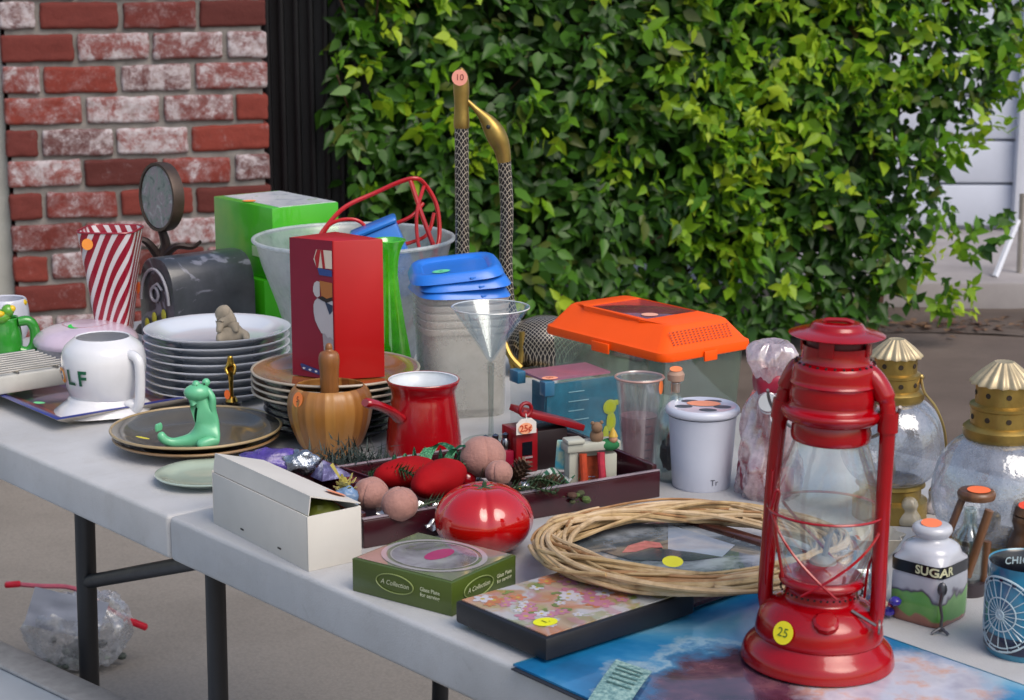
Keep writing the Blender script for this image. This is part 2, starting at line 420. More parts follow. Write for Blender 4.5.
# pale plaster wall to the left of it
pw = MB(); pw.box(-2.0, .004, .045, .5, 0, 2.4)
o = pw.build('plaster_wall', mat('pale plaster', '#a9aaa4', .9, var=.1, vs=6, bmp=.4, bs=60, bd=.003), None, bevel=.01)
put(o, 'pale grey plastered wall at the left edge beside the brick pillar', 'wall', (cx0, DW, 0), ang)
# black gate
gx = cx0+ex.x*WL; gy = DW+ex.y*WL
hy0_ = 5.35
gt = thing('metal_gate', 'black ribbed metal gate between brick pillar and hedge', 'gate', (gx-.16, hy0_+.14, 0), rot=0)
bk = mat('black metal', '#131318', .45, var=.2, vs=12, spec=.4)
g = MB(); g.box(0, .40, .03, .045, .05, 2.3); g.build('panel', bk, gt)
g = MB()
for k in range(9): g.box(.006+k*.043, .006+k*.043+.016, .0, .03, .06, 2.28)
g.build('ribs', bk, gt, bevel=.004)
g = MB(); g.box(0, .40, -.012, .0, .04, .1); g.box(0, .40, -.012, .0, 2.2, 2.26); g.build('rail', bk, gt, bevel=.003)

# ---------------------------------------------------------------- hedge
import numpy as np
def leafmat(name, stops, rough=.38, sc=9):
    m, t, b = nt(name); at = N(t, 'ShaderNodeAttribute', attribute_name='tone')
    c = ramp(t, at.outputs['Fac'], stops)
    t.links.new(c, b.inputs['Base Color']); b.inputs['Roughness'].default_value = rough; b.inputs['Specular IOR Level'].default_value = .3
    bump(t, b, noise_tex(t, 120, 3), .2, .001)
    o = t.nodes['Material Output']; tl = N(t, 'ShaderNodeBsdfTranslucent'); t.links.new(c, tl.inputs[0])
    mx = N(t, 'ShaderNodeMixShader'); mx.inputs[0].default_value = .38; t.links.new(b.outputs[0], mx.inputs[1]); t.links.new(tl.outputs[0], mx.inputs[2]); t.links.new(mx.outputs[0], o.inputs[0])
    return m
OLD = leafmat('old leaf', [(0, '#234416'), (.5, '#3a6220'), (.9, '#55842c'), (1, '#5a4c28')], .34)
NEW = leafmat('young leaf', [(0, '#4a7c1c'), (.5, '#76a020'), (.96, '#a4bc2e'), (1, '#a08a34')], .42)
rng = np.random.default_rng(5)
H0 = P(335, 400, 0); hx0, hy0 = -.44, 5.35
hx1, hy1 = 1.53, 6.05
HA = atan2(hy1-hy0, hx1-hx0); HL = sqrt((hx1-hx0)**2+(hy1-hy0)**2); HD = .9; HH = 2.35
ht = thing('hedge', 'tall leafy green hedge with bright young shoots behind the table', 'hedge', (hx0, hy0, 0), rot=HA)
out = [(0, 0, 0), (.17, .16, .03), (.25, .38, .045), (.15, .70, .02), (0, 1.05, -.08), (-.15, .70, .02), (-.25, .38, .045), (-.17, .16, .03), (0, .3, -.01), (0, .65, -.02)]
LV = np.array(out); LF = [(0, 1, 8), (1, 2, 9, 8), (2, 3, 9), (3, 4, 9), (4, 5, 9), (5, 6, 9), (6, 7, 8, 9), (7, 0, 8)]
VS = []; FS = []; TN = []; MI = []; cnt = 0
def leaf(p, d, up, L, tone, mi):
    global cnt
    d = d/np.linalg.norm(d); s = np.cross(d, up); s /= max(1e-6, np.linalg.norm(s)); n = np.cross(s, d)
    w_ = L*rng.uniform(.95, 1.3)
    VS.append(p+np.outer(LV[:, 0]*w_, s)+np.outer(LV[:, 1]*L, d)+np.outer(LV[:, 2]*L*rng.uniform(-.5, 2.5), n))
    for f in LF: FS.append(tuple(i+cnt for i in f)); MI.append(mi)
    TN.extend([tone]*10); cnt += 10
def front(x, z):   # uneven front surface of the hedge, local y
    return .17*noise.noise(Vector((x*1.7, z*1.7, 3)))+.09*noise.noise(Vector((x*5, z*5, 9)))
def edge_r(z): return HL+.13+.10*noise.noise(Vector((z*3.3, 1, 5)))-.27/(1+math.exp((z-.83)/.035))-.25*max(0, (.55-z))
def edge_l(z): return -.03+.05*noise.noise(Vector((z*4, 7, 2)))
def spray(x, y, z, n, L, mi, outward=(0, -1, .25)):
    ax = np.array(outward)+rng.normal(0, .6, 3); ax /= np.linalg.norm(ax); c = np.array([x, y, z])
    r0 = np.cross(ax, [0, 0, 1.]); r0 /= np.linalg.norm(r0); r1 = np.cross(ax, r0); ph = rng.uniform(0, 6.3)
    tone = rng.uniform(0, .95)
    for k in range(n):
        a = ph+k*2.4+rng.normal(0, .35); rad = r0*cos(a)+r1*sin(a); d = rad*rng.uniform(.5, 1)+ax*rng.uniform(-.1, .9)+np.array([0, 0, -.35])
        leaf(c-ax*.012*k, d, ax, L*rng.uniform(.5, 1.2), min(.96 if rng.random() < .95 else 1, max(0, tone+rng.normal(0, .12))), mi)
NT = 5600
for i in range(NT):
    z = rng.uniform(.10, 2.38); x = rng.uniform(edge_l(z), edge_r(z)); dd = abs(rng.normal(0, .10))
    y = front(x, z)+dd+.02; c_ = np.array([x, y, z]); nrm_ = np.array([rng.normal(0, .4), -1, rng.uniform(.1, .9)]); tn = rng.uniform(0, .95); tw_ = rng.normal(0, .7)
    for k in range(rng.integers(3, 6)):
        d = np.array([tw_+rng.normal(0, .55), -.35+rng.normal(0, .25), -.55+rng.normal(0, .45)]); q_ = c_+rng.normal(0, .022, 3)
        leaf(q_, d, nrm_+rng.normal(0, .3, 3), (rng.uniform(.032, .056) if rng.random() < .7 else rng.uniform(.055, .078)), min(.96 if rng.random() < .95 else 1, max(0, tn+rng.normal(0, .15))), 0)
for i in range(500):   # side ends & top
    z = rng.uniform(.2, 2.35); s_ = rng.integers(0, 2); y = rng.uniform(0, HD)
    x = edge_r(z)-abs(rng.normal(0, .05)) if s_ else edge_l(z)+abs(rng.normal(0, .04)); spray(x, y, z, 5, .055, 0, (1 if s_ else -1, -.3, .2))
for i in range(500):
    x = rng.uniform(0, HL); spray(x, rng.uniform(0, HD), 2.36+rng.normal(0, .03), 5, .055, 0, (0, 0, 1))
def density(x, z):
    d = .05+1.0*max(0, noise.noise(Vector((x*2.1+3, z*2.4, 11))))
    cxx = (x-1.35); d += .75*math.exp(-(cxx/.42)**2-((z-.95)/.42)**2)
    d += .35*math.exp(-((x-.15)/.2)**2-((z-1.45)/.3)**2)
    return d
k = 0
while k < 800:
    z = rng.uniform(.25, 2.35); x = rng.uniform(edge_l(z)-.02, edge_r(z)+.04)
    if rng.random() > density(x, z): continue
    spray(x, front(x, z)-rng.uniform(.0, .06), z, rng.integers(4, 8), rng.uniform(.036, .064), 1); k += 1
for (px_, py_, s_) in ((945, 305, 5), (960, 292, 4), (912, 285, 5), (985, 228, 6), (975, 300, 3), (1003, 222, 3), (990, 130, 6), (1000, 60, 6), (960, 245, 5), (930, 262, 5), (1005, 100, 5)):
    q_ = P(px_, py_, 0); yy = 6.0; zz = ZAT(yy, py_); xx = (px_-512)/F*depth((0, yy, zz))
    lx = (xx-hx0)*cos(HA)+(yy-hy0)*sin(HA); ly = -(xx-hx0)*sin(HA)+(yy-hy0)*cos(HA)
    for j in range(s_): spray(lx+rng.normal(0, .035), ly+rng.normal(0, .03), zz+rng.normal(0, .03), 5, .05, 1 if rng.random() < .7 else 0)
me = bpy.data.meshes.new('leaves'); vs = np.concatenate(VS); me.from_pydata(vs.tolist(), [], FS)
a_ = me.attributes.new('tone', 'FLOAT', 'POINT'); a_.data.foreach_set('value', TN); me.polygons.foreach_set('material_index', MI)
me.polygons.foreach_set('use_smooth', [True]*len(FS)); me.materials.append(OLD); me.materials.append(NEW)
o = bpy.data.objects.new('leaves', me); COL.objects.link(o); o.parent = ht
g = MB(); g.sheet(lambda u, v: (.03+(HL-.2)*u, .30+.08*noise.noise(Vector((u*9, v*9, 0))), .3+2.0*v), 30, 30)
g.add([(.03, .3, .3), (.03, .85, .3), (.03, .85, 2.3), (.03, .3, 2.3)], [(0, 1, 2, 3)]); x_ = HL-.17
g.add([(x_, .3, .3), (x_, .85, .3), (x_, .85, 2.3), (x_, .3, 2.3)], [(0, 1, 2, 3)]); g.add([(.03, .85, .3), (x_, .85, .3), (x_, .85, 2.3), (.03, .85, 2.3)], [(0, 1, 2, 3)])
g.build('shade_core', mat('hedge shade fill', '#24361a', .9, var=.5, vs=30, bmp=.8, bd=.01), ht)  # dark fill sheets stand in for the shade deep between the leaves
random.seed(4)
for i in range(7):
    g = MB(); x_ = .12+i*.33+random.uniform(-.05, .05)
    if i == 6: x_ = HL-.20
    pts = [(x_, .32+random.uniform(-.05, .1), 0)]
    for k in range(1, 9): pts.append((pts[-1][0]+random.uniform(-.04, .04), pts[-1][1]+random.uniform(-.03, .01), k*.25))
    g.tube(crv(pts, 3), [.016-.012*j/24 for j in range(25)], 7)
    for b_ in range(16):
        j = random.randint(1, 8); p_ = pts[j]; dx = random.uniform(-.28, .28); g.tube(crv([p_, (p_[0]+dx*.5, p_[1]-.12, p_[2]+.08), (min(p_[0]+dx, HL-.05), p_[1]-.26, p_[2]+.2)], 3), .003, 5)
    g.build('trunk', mat('hedge bark', '#5a4030', .85, var=.3, vs=40, bmp=.5), ht)

# ---------------------------------------------------------------- folding table
def hdpe():
    m, t, b = nt('table plastic'); c = ramp(t, noise_tex(t, 6, 6, .6), [(.3, '#a8a8a9'), (.7, '#bdbdbf')])
    c = mix(t, c, '#8c8177', ramp(t, noise_tex(t, 22, 7, .75), [(.50, '#000000'), (.74, '#808080')]))
    c = mix(t, c, '#7c7874', ramp(t, noise_tex(t, 90, 4, .7, .2, stretch=(1, .06, 1)), [(.66, '#000000'), (.70, '#606060')]))
    c = mix(t, c, '#6a6460', ramp(t, noise_tex(t, 260, 3, .6), [(.70, '#000000'), (.76, '#a0a0a0')]))
    c = mix(t, c, '#74706c', ramp(t, noise_tex(t, 8, 8, .8, 1.5, stretch=(1, 6, 4)), [(.58, '#000000'), (.66, '#707070')]))
    t.links.new(c, b.inputs['Base Color']); b.inputs['Roughness'].default_value = .42
    bump(t, b, noise_tex(t, 550, 3, .6), .6, .0008); return m
HD_ = hdpe()
tt = thing('folding_table', 'pale grey plastic folding table carrying the sale goods', 'table', (A0.x, A0.y, 0), rot=atan2(V.y, V.x))
# local x = across (away from viewer), local y = along towards the far left; top at TZ
def half(y0, y1):
    g = MB(); r = .05; W = .76
    ya, yb_ = (y0, y1)
    pts = []
    if y1 > .5:   # rounded outer corners at y1
        pts += [(0, ya), (W, ya)]+[(W-r+r*cos(a), yb_-r+r*sin(a)) for a in [k*pi/16 for k in range(9)]]+[(r-r*sin(a), yb_-r+r*cos(a)) for a in [k*pi/16 for k in range(9)]]
    else:
        pts += [(W, yb_), (0, yb_)]+[(r-r*cos(a), ya+r-r*sin(a)) for a in [k*pi/16 for k in range(9)]]+[(W-r+r*sin(a), ya+r-r*cos(a)) for a in [k*pi/16 for k in range(9)]]
    g.prism(pts, TZ-.047, TZ); return g
for y0, y1 in ((.0012, .915), (-.915, -.0012)):
    half(y0, y1).build('tabletop', HD_, tt, bevel=.005, seg=3)
blk = mat('dark frame', '#1d1d21', .45, var=.15, vs=20, bmp=.2)
# positions of the two visible legs from their foot columns
def tloc(px, py, z):
    q = P(px, py, z)-Vector((A0.x, A0.y, z)); return q.dot(V), q.dot(U)
g = MB()
def leg(px, ytop, x_in):
    # leg standing x_in behind the front edge: solve along-table coordinate for pixel column
    best = None
    for k in range(-900, 900, 2):
        q = tab(k/1000, x_in, TZ-.05); d = depth(q); x = 512+F*q.x/d
        if best is None or abs(x-px) < best[0]: best = (abs(x-px), k/1000)
    return best[1]
s1 = leg(83, 540, .10); s2 = leg(214, 600, .085)
for s_, x_, r_, spl_ in ((s1, .10, .0122, .03), (s2, .085, .0110, .012)):
    for xx in (x_, .76-x_):
        g = MB(); g.tube([(xx, s_+spl_, 0), (xx, s_, TZ-.05)], r_, 18); g.build('leg', blk, tt)
        g = MB(); g.lathe([(0, 0), (r_+.004, 0), (r_+.004, .025), (r_, .03)], 16, M=T(xx, s_+spl_, 0)); g.build('foot_cap', mat('black rubber', '#101010', .7), tt)
    g = MB(); g.tube([(x_, s_, .22), (.76-x_, s_, .22)], .011, 12); g.tube([(x_, s_, TZ-.07), (.76-x_, s_, TZ-.07)], .011, 12); g.build('crossbar', blk, tt)
s3 = -.88
for xx in (.14, .67):
    g = MB(); g.tube([(xx, s3, 0), (xx, s3, TZ-.05)], .0135, 18); g.build('leg', blk, tt)
# folding brace from leg to hinge
g = MB(); M = None
g.tube([(.098, s1-.006, TZ-.188), (.05, .02, TZ-.064)], .0085, 12); g.build('brace', blk, tt)
g = MB(); g.box(.05, .71, .02, .895, TZ-.058, TZ-.048); g.box(.05, .71, -.895, -.02, TZ-.058, TZ-.048); g.build('underside', mat('under grey', '#77757a', .6), tt)

# second, lower table in the bottom left corner
q1, q2 = P(0, 641, .45), P(128, 700, .45); d_ = (q2-q1).normalized(); nrm = Vector((d_.y, -d_.x, 0))
if nrm.y > 0: nrm = -nrm
t2 = thing('low_table', 'low pale blue grey plastic table cut off at bottom left corner', 'table', (q1-d_*.6).to_tuple()[:2]+(0,), rot=atan2(d_.y, d_.x))
lp = mat('pale plastic', '#a9b2bc', .4, var=.06, vs=8)
sg = 1 if (Vector((-d_.y, d_.x, 0)).dot(nrm) > 0) else -1
g = MB(); g.box(0, 1.2, *sorted((0, sg*.60)), .415, .445); g.build('tabletop', lp, t2, bevel=.006)
g = MB(); g.box(0, 1.2, *sorted((0, sg*.045)), .4455, .452); g.box(0, .03, *sorted((sg*.046, sg*.60)), .4455, .452); g.build('rim', mat('pale rim', '#979696', .5, var=.15, vs=60), t2, bevel=.003)
for x_ in (.08, 1.12):
    for y_ in (.06, .54):
        g = MB(); g.tube([(x_, sg*y_, 0), (x_, sg*y_, .42)], .012, 12); g.build('leg', blk, t2)
# ================================================================ THINGS ON THE TABLE
white_c = mat('white ceramic', '#d6d6da', .18, var=.04, coat=.5, bmp=.05)
gold = mat('brass', '#a08648', .4, metal=.85, var=.25, vs=40, bmp=.25)
goldp = mat('polished gold', '#c09a48', .2, metal=1, var=.15)
redglaze = mat('red enamel', '#980410', .22, var=.08, vs=15, coat=.7, bmp=.04)
glassm = clear('clear glass', '#eef4f2', .05, .25, '#d8dfe0', .03, .55)
glassthin = clear('thin glass', '#f6fafa', .03, .16, '#e0e6e8', .03, .45)
milky = clear('milky plastic', '#fdfdfd', .28, .10, '#faf8f2', .25, .15, lo=.85, hi=1.15, bp_=.05)
darkglass = mat('dark', '#18181c', .4)

# ---- striped blue-rimmed tray, the golf mug, rack dish
C, L = P(58, 433), P(-20, 385)
R_ = P(150, 414)
ex = (C-L).normalized(); tr = atan2(-(ex.x), ex.y)
fr = Rect((58, 433), (0, 399), (150, 414)); S_ = .30
t = thing('square_tray', 'square tray with dark blue rim and bright painted stripes under the golf mug', 'tray', fr.loc, fr.rot)
def sq(z, ins): return [(ins, ins, z), (S_-ins, ins, z), (S_-ins, S_-ins, z), (ins, S_-ins, z)]
def ringed(levels, mis, cap0=True, cap1=True):
    g = MB(); vs = []; 
    for z, ins in levels: vs += sq(z, ins)
    fs = []; mi = []
    for i in range(len(levels)-1):
        for k in range(4): fs.append((i*4+k, i*4+(k+1) % 4, i*4+4+(k+1) % 4, i*4+4+k))
    g.add(vs, fs); 
    if cap0: g.add(sq(*levels[0]), [(0, 3, 2, 1)])
    return g
g = ringed([(0, .03), (.002, .028), (.013, .004), (.016, 0), (.017, .002), (.014, .012)], 0); g.build('dish', mat('cream ceramic', '#b9b0a4', .35), t, ang=50)
g = MB(); vs = sq(.0165, -.001)+sq(.0175, .001)+sq(.0165, .008); g.add(vs, [(i*4+k, i*4+(k+1) % 4, i*4+4+(k+1) % 4, i*4+4+k) for i in range(2) for k in range(4)])
g.build('rim', mat('blue rim', '#1f2a78', .3, coat=.4), t, ang=60)
def stripes(t_):
    v = coords(t_); mp = N(t_, 'ShaderNodeMapping'); t_.links.new(v, mp.inputs[0])
    sx = N(t_, 'ShaderNodeSeparateXYZ'); t_.links.new(mp.outputs[0], sx.inputs[0])
    a = N(t_, 'ShaderNodeMath', operation='MULTIPLY_ADD'); t_.links.new(sx.outputs[0], a.inputs[0]); a.inputs[1].default_value = 3.3; a.inputs[2].default_value = .0
    cs = ['#6a2a5a', '#8c4048', '#2a2440', '#1c1a28', '#3a2030', '#1c1a28', '#2a2850', '#b8762a', '#c89a3a', '#2a2040', '#1f4f9a', '#86b0cc', '#6a4a86', '#7a3a6a', '#8a5a94', '#31244a', '#b05a6a', '#5a3a7a']
    return ramp(t_, a.outputs[0], [(i/len(cs), c) for i, c in enumerate(cs)], 'CONSTANT')
g = MB(); g.add(sq(.0140, .010)+sq(.005, .03), [(k, (k+1) % 4, 4+(k+1) % 4, 4+k) for k in range(4)]+[(4, 5, 6, 7)]); g.build('striped_face', paintmat('stripes', stripes, .3, .5), t, ang=50)
sticker(t, (.02, .09, .0165), (0.1, 0, 1), .007, '#6fd08a')

B = Base(106, 409, TZ+.0055); t = thing('golf_mug', 'white ball-shaped mug lettered GOLF with a golf-club handle', 'mug', B)
pf = crv(B.prof([(34, 410), (31, 401), (35, 392), (39, 380), (41.5, 368), (41.5, 356), (38, 345), (28.5, 337)]), 4)
pf = shell(pf, .003); g = MB(); g.lathe(pf, 56); g.build('body', white_c, t, ang=60)
g = MB(); 
def skirtfn(a, z): return 1+.16*max(0, cos(a-radians(215)))**3+.08*sin(5*a)*(.02-z)*30 if z < .02 else 1
g.lathe(crv([(0, 0), (.053, 0), (.055, .003), (.050, .008), (.043, .014), (.040, .020)], 3), 56, fn=skirtfn); g.build('base', white_c, t, ang=60)
rb = B.r(40, 370); hz = B.h
g = MB(); a_ = radians(-48)
def hp(r, y): return (r*cos(a_), r*sin(a_), hz(y))
hpts = [hp(B.r(33), 352), hp(B.r(40), 350), hp(B.r(49), 354), hp(B.r(51), 366), hp(B.r(50), 385), hp(B.r(48), 397), hp(B.r(42), 403), hp(B.r(33), 398)]
g.tube(crv(hpts, 5), [.0062]*36, 12); g.ball(hp(B.r(38), 399), .0085, (1.3, 1, .8)); g.build('handle', white_c, t)
for ch, ax, col in (('G', -105, '#c8c8cc'), ('O', -73, '#e08a28'), ('L', -51, '#0f5a3c'), ('F', -31, '#0f5a3c')):
    def wrap(x, y, ax=ax):
        px_ = -34+0; a = radians(-90)+radians(ax)+x/rb; z = hz(371)+y; rr = B.r(41.4, 370)+.0020-max(0, (hz(371)-z))*.32
        return Vector((rr*cos(a), rr*sin(a), z))
    lettering(t, ch, .026, wrap, mat('letter'+col, col, .4, bmp=0), bold=.03)
def wrapo(dx):
    def f(x, y):
        a = radians(-90-55)+x/rb; z = hz(377)+y; rr = B.r(41.0, 370)+.0012-max(0, (hz(371)-z))*.32
        return Vector((rr*cos(a), rr*sin(a), z))
    return f
0 and lettering(t, 'L', .026, wrapo(0), mat('letter#0f5a3c', '#0f5a3c', .4, bmp=0), bold=.09, name='letter_outline')

# rack dish at far left
b0 = Rect((-30, 400), (-70, 380), (66, 384), z=TZ+.018, d=.085)
t = thing('rack_dish', 'white rectangular dish topped with a metal wire rack at left edge', 'dish', b0.loc, b0.rot)
g = MB(); W_ = b0.w
g.prism([(0, 0), (W_, 0), (W_, .105), (0, .105)], 0, .023, taper=1.02); g.build('dish', mat('off white enamel', '#b9b8b2', .35, var=.1), t, bevel=.003)
g = MB()
for k in range(9): g.tube([(-.003, .004+k*.0122, .0275), (W_+.004, .004+k*.0122, .0275)], .0016, 8)
for x_ in (.03, W_*.5, W_-.012): g.tube([(x_, 0, .0250), (x_, .105, .0250)], .0015, 8)
g.build('wire_rack', mat('zinc wire', '#b0aca4', .3, metal=.9), t)

# green mug and white jar at the left edge
B = Base(6, 357); t = thing('green_mug', 'glossy green mug with loop handle at the far left', 'mug', B)
gr = mat('green glaze', '#2f8a2c', .2, var=.2, coat=.6)
g = MB(); g.lathe(shell(crv(B.prof([(14, 357), (17, 350), (17, 335), (15, 322), (15, 318)]), 4), .003), 40); g.build('body', gr, t, ang=60)
g = MB(); g.tube(crv([(B.r(14), -.01, hz(325) if 0 else B.h(321)), (B.r(24), -.01, B.h(321)), (B.r(29), -.01, B.h(330)), (B.r(28), -.01, B.h(344)), (B.r(22), -.01, B.h(351)), (B.r(14), -.01, B.h(350))], 5), .0072, 12); g.build('handle', gr, t)
g = MB(); g.ball((-.004, -.012, B.h(315)), .014, (1, 1, .75)); g.ball((.006, -.014, B.h(309)), .009); g.build('frog_lid', mat('lime glaze', '#5a9a2a', .25, coat=.5), t)
g = MB(); g.ball((-.006, -.022, B.h(311)), .006, (1.3, 1, .8)); g.ball((.012, -.016, B.h(307)), .005); g.build('flower', mat('yellow glaze', '#d8b41c', .3), t)
B = Base(8, 338); t = thing('white_jar', 'white ceramic jar with small yellow flower behind the green mug', 'jar', B)
g = MB(); g.lathe(shell(crv(B.prof([(17, 338), (22, 325), (22, 310), (20, 299)]), 3), .003), 36); g.build('body', mat('white porcelain', '#c8cad6', .25, coat=.4), t, ang=60)
g = MB(); g.ball((B.r(16), -.012, B.h(302)), .006, (1.1, .8, .9)); g.build('flower', mat('yellow glaze', '#d8b41c'), t)

# pink covered casserole
B = Base(87, 357); t = thing('covered_dish', 'round pale pink lidded glass dish with a green round sticker behind golf mug', 'dish', B)
g = MB(); g.lathe(shell(crv(B.prof([(40, 357), (46, 350), (50, 341)]), 3), .003), 48); g.build('bowl', clear('cloudy glass', '#f0eef2', .6, .15, '#dcd8de', .1), t, ang=60)
g = MB(); g.lathe(crv(B.prof([(51, 342), (51.5, 338), (48, 333), (40, 328), (26, 324), (12, 321.5)]), 4)+[(0, B.h(323))], 48); g.build('lid', mat('pale pink glass', '#c4b2c2', .2, var=.12, vs=20, coat=.5), t, ang=60)
g = MB(); g.tube([(B.r(22)*cos(a), B.r(22)*sin(a), B.h(324)) for a in [k*pi/20 for k in range(40)]], .0015, 6, closed=True); g.build('ring', mat('pink glaze', '#a87c84', .3), t)
sticker(t, (-.012, -.02, B.h(323.3)+.0005), (0, -.1, 1), .012, '#2fbf4a')

# red and white striped popcorn cup
B = Base(116, 350); t = thing('popcorn_holder', 'tall red and white striped square cup shaped like a popcorn box', 'cup', B, rot=radians(-12+8))
sr = mat('striped red', '#8f0f28', .3, coat=.4); sw = mat('striped white', '#cdc6c8', .3, coat=.4)
zt, zb = B.h(229), 0
g = MB(); nn = 96; rows = 26
def rs(a, r):   # rounded square radius
    p_ = 5; return r/((abs(cos(a))**p_+abs(sin(a))**p_)**(1/p_))
vs = []; fs = []; mi = []
for j in range(rows+1):
    f = j/rows; r = B.r(13.5)+(B.r(28.5)-B.r(13.5))*f; z = zt*f
    for k in range(nn):
        a = 2*pi*k/nn; q = rs(a, r); zz = z
        vs.append((q*cos(a), q*sin(a), zz))
n0 = 0
for j in range(rows):
    for k in range(nn):
        k2 = (k+1) % nn; fs.append((j*nn+k, j*nn+k2, (j+1)*nn+k2, (j+1)*nn+k)); mi.append(0 if ((k-j*.62) % 6) < 3.2 else 1)
g.v = vs; g.f = fs; g.mi = mi
def spiral(t_):
    v = coords(t_); s = N(t_, 'ShaderNodeSeparateXYZ'); t_.links.new(v, s.inputs[0])
    at = N(t_, 'ShaderNodeMath', operation='ARCTAN2'); t_.links.new(s.outputs[1], at.inputs[0]); t_.links.new(s.outputs[0], at.inputs[1])
    a = N(t_, 'ShaderNodeMath', operation='MULTIPLY_ADD'); t_.links.new(s.outputs[2], a.inputs[0]); a.inputs[1].default_value = -12.0; t_.links.new(at.outputs[0], a.inputs[2])
    b_ = N(t_, 'ShaderNodeMath', operation='MULTIPLY'); t_.links.new(a.outputs[0], b_.inputs[0]); b_.inputs[1].default_value = 16/(2*pi)
    c_ = N(t_, 'ShaderNodeMath', operation='FRACT'); t_.links.new(b_.outputs[0], c_.inputs[0])
    return ramp(t_, c_.outputs[0], [(0, '#8f0f28'), (.56, '#cfc9cc')], 'CONSTANT')
g.mi = [0]*len(fs)
# inner wall + floor
g.add([(x*.93, y*.93, z) for x, y, z in vs[-nn:]]+[(x*.9, y*.9, .01) for x, y, z in vs[:nn]], [(k, (k+1) % nn, nn+(k+1) % nn, nn+k) for k in range(nn)]+[tuple(nn+k for k in range(nn))])
g.add(vs[-nn:]+[(x*.93, y*.93, z) for x, y, z in vs[-nn:]], [(k, (k+1) % nn, nn+(k+1) % nn, nn+k) for k in range(nn)])
g.build('cup', paintmat('striped', spiral, .3, .4), t, ang=60)
g = MB(); rr = rs(0, B.r(25.5)); q = [(rs(a, B.r(28.6))*cos(a), rs(a, B.r(28.6))*sin(a), zt) for a in [2*pi*k/60 for k in range(60)]]
g.tube(q, .0014, 6, closed=True); g.build('rim', sr, t)
sticker(t, (-B.r(15), -B.r(28.8), B.h(240)), (0, -1, .1), .008, '#f0953c')

# glass disc ornament on a branch stand
B = Base(165, 330); t = thing('disc_ornament', 'round cloudy glass disc in a metal ring on a dark twig stand', 'ornament', B)
zc = B.h(197)*1.0; Md = T(0, 0, zc) @ RZ(radians(-60)) @ Matrix.Rotation(radians(88), 4, 'X')
g = MB(); g.lathe([(0, -.006), (.046, -.006), (.048, 0), (.046, .004), (0, .006)], 40, M=Md); g.build('disc', paintmat('cloudy glass disc', lambda t_: ramp(t_, noise_tex(t_, 32, 5, .7, 1.2), [(.34, '#4c5854'), (.46, '#7d8a84'), (.54, '#8c7f86'), (.66, '#a8b4ae')]), .12, .6), t)
g = MB(); g.lathe([(.047, .006), (.051, .006), (.052, 0), (.051, -.012), (.047, -.012), (.047, .006)], 40, M=Md); g.build('ring', mat('old tin rim', '#4a3c34', .45, metal=.4, var=.3), t)
tw = mat('dark bronze', '#2e2220', .5, metal=.4, var=.3)
g = MB(); g.tube(crv([(0, 0, 0), (-.012, 0, .05), (-.004, 0, B.h(262)), (.006, 0, B.h(245)), (0, 0, B.h(228))], 5), [.012-.0003*i for i in range(21)], 8)
g.tube(crv([(-.004, 0, B.h(262)), (.02, -.01, B.h(246)), (.045, -.01, B.h(247)), (.058, -.01, B.h(241))], 4), [.007-.0004*i for i in range(13)], 7)
g.tube(crv([(-.004, 0, B.h(258)), (-.022, -.01, B.h(240)), (-.04, -.01, B.h(238))], 4), [.008-.0006*i for i in range(9)], 7)
g.lathe([(0, 0), (.045, 0), (.04, .008), (.012, .014), (0, .014)], 20); g.build('twig_stand', tw, t)

# dark tin house-shaped box
b0 = Rect((176, 356), (143, 346), (256, 342))
t = thing('tin_mailbox', 'dark grey tin box with rounded roof and faded white painting', 'box', b0.loc, b0.rot)
w_, d_ = b0.w, b0.d; hw_ = b0.h(298)*.9; ra = d_/2; ht_ = b0.h(262)
g = MB(); pr = [(0, 0), (d_, 0), (d_, hw_)]+[(ra+ra*abs(cos(a))**.75*(1 if cos(a) > 0 else -1), hw_+(ht_-hw_)*sin(a)**.85) for a in [k*pi/16 for k in range(1, 16)]]+[(0, hw_)]
n_ = len(pr); g.add([(0, y, z) for y, z in pr]+[(w_, y, z) for y, z in pr], [tuple(range(n_)), tuple(range(2*n_-1, n_-1, -1))]+[(i, (i+1) % n_, n_+(i+1) % n_, n_+i) for i in range(n_)])
def tinfn(t_):
    a = ramp(t_, noise_tex(t_, 14, 6, .7), [(.3, '#26282e'), (.6, '#3c3f46'), (.8, '#54575c')])
    return mix(t_, a, '#8f90a0', ramp(t_, noise_tex(t_, 22, 4, .6, 1.4), [(.55, '#000000'), (.60, '#b0b0b0')]))
g.build('box', paintmat('painted tin', tinfn, .35, .3, .1), t, bevel=.002)
g = MB(); pr2 = [(ra+ra*.8*cos(a), hw_*.95+(ht_-hw_)*.8*sin(a)) for a in [k*pi/16 for k in range(17)]]
g.tube([(-.003, y, z) for y, z in pr2], .0022, 6); g.tube([(-.003, ra+.010*cos(a), hw_+.008+.010*sin(a)) for a in [k*pi/10 for k in range(20)]], .0022, 6, closed=True)
g.tube([(-.003, ra-.02, hw_+.016), (-.003, ra-.008, hw_+.024), (-.003, ra+.004, hw_+.018)], .002, 6); g.build('relief', mat('pale paint', '#8c8c94', .5), t)
g = MB()
for y_, z_, c_ in ((.03, .3, 0), (.05, .5, 0), (.07, .35, 0), (.055, .2, 0), (.025, .6, 0)): g.ball((-.002, y_, z_*hw_+.01), .006, (.3, 1, 1.5), seg=10)
g.build('flower_paint', mat('yellow paint', '#a8a434', .5), t)
sticker(t, (-.004, d_*.97, hw_+.012), (-1, 0, .1), .008, '#ee7a38')

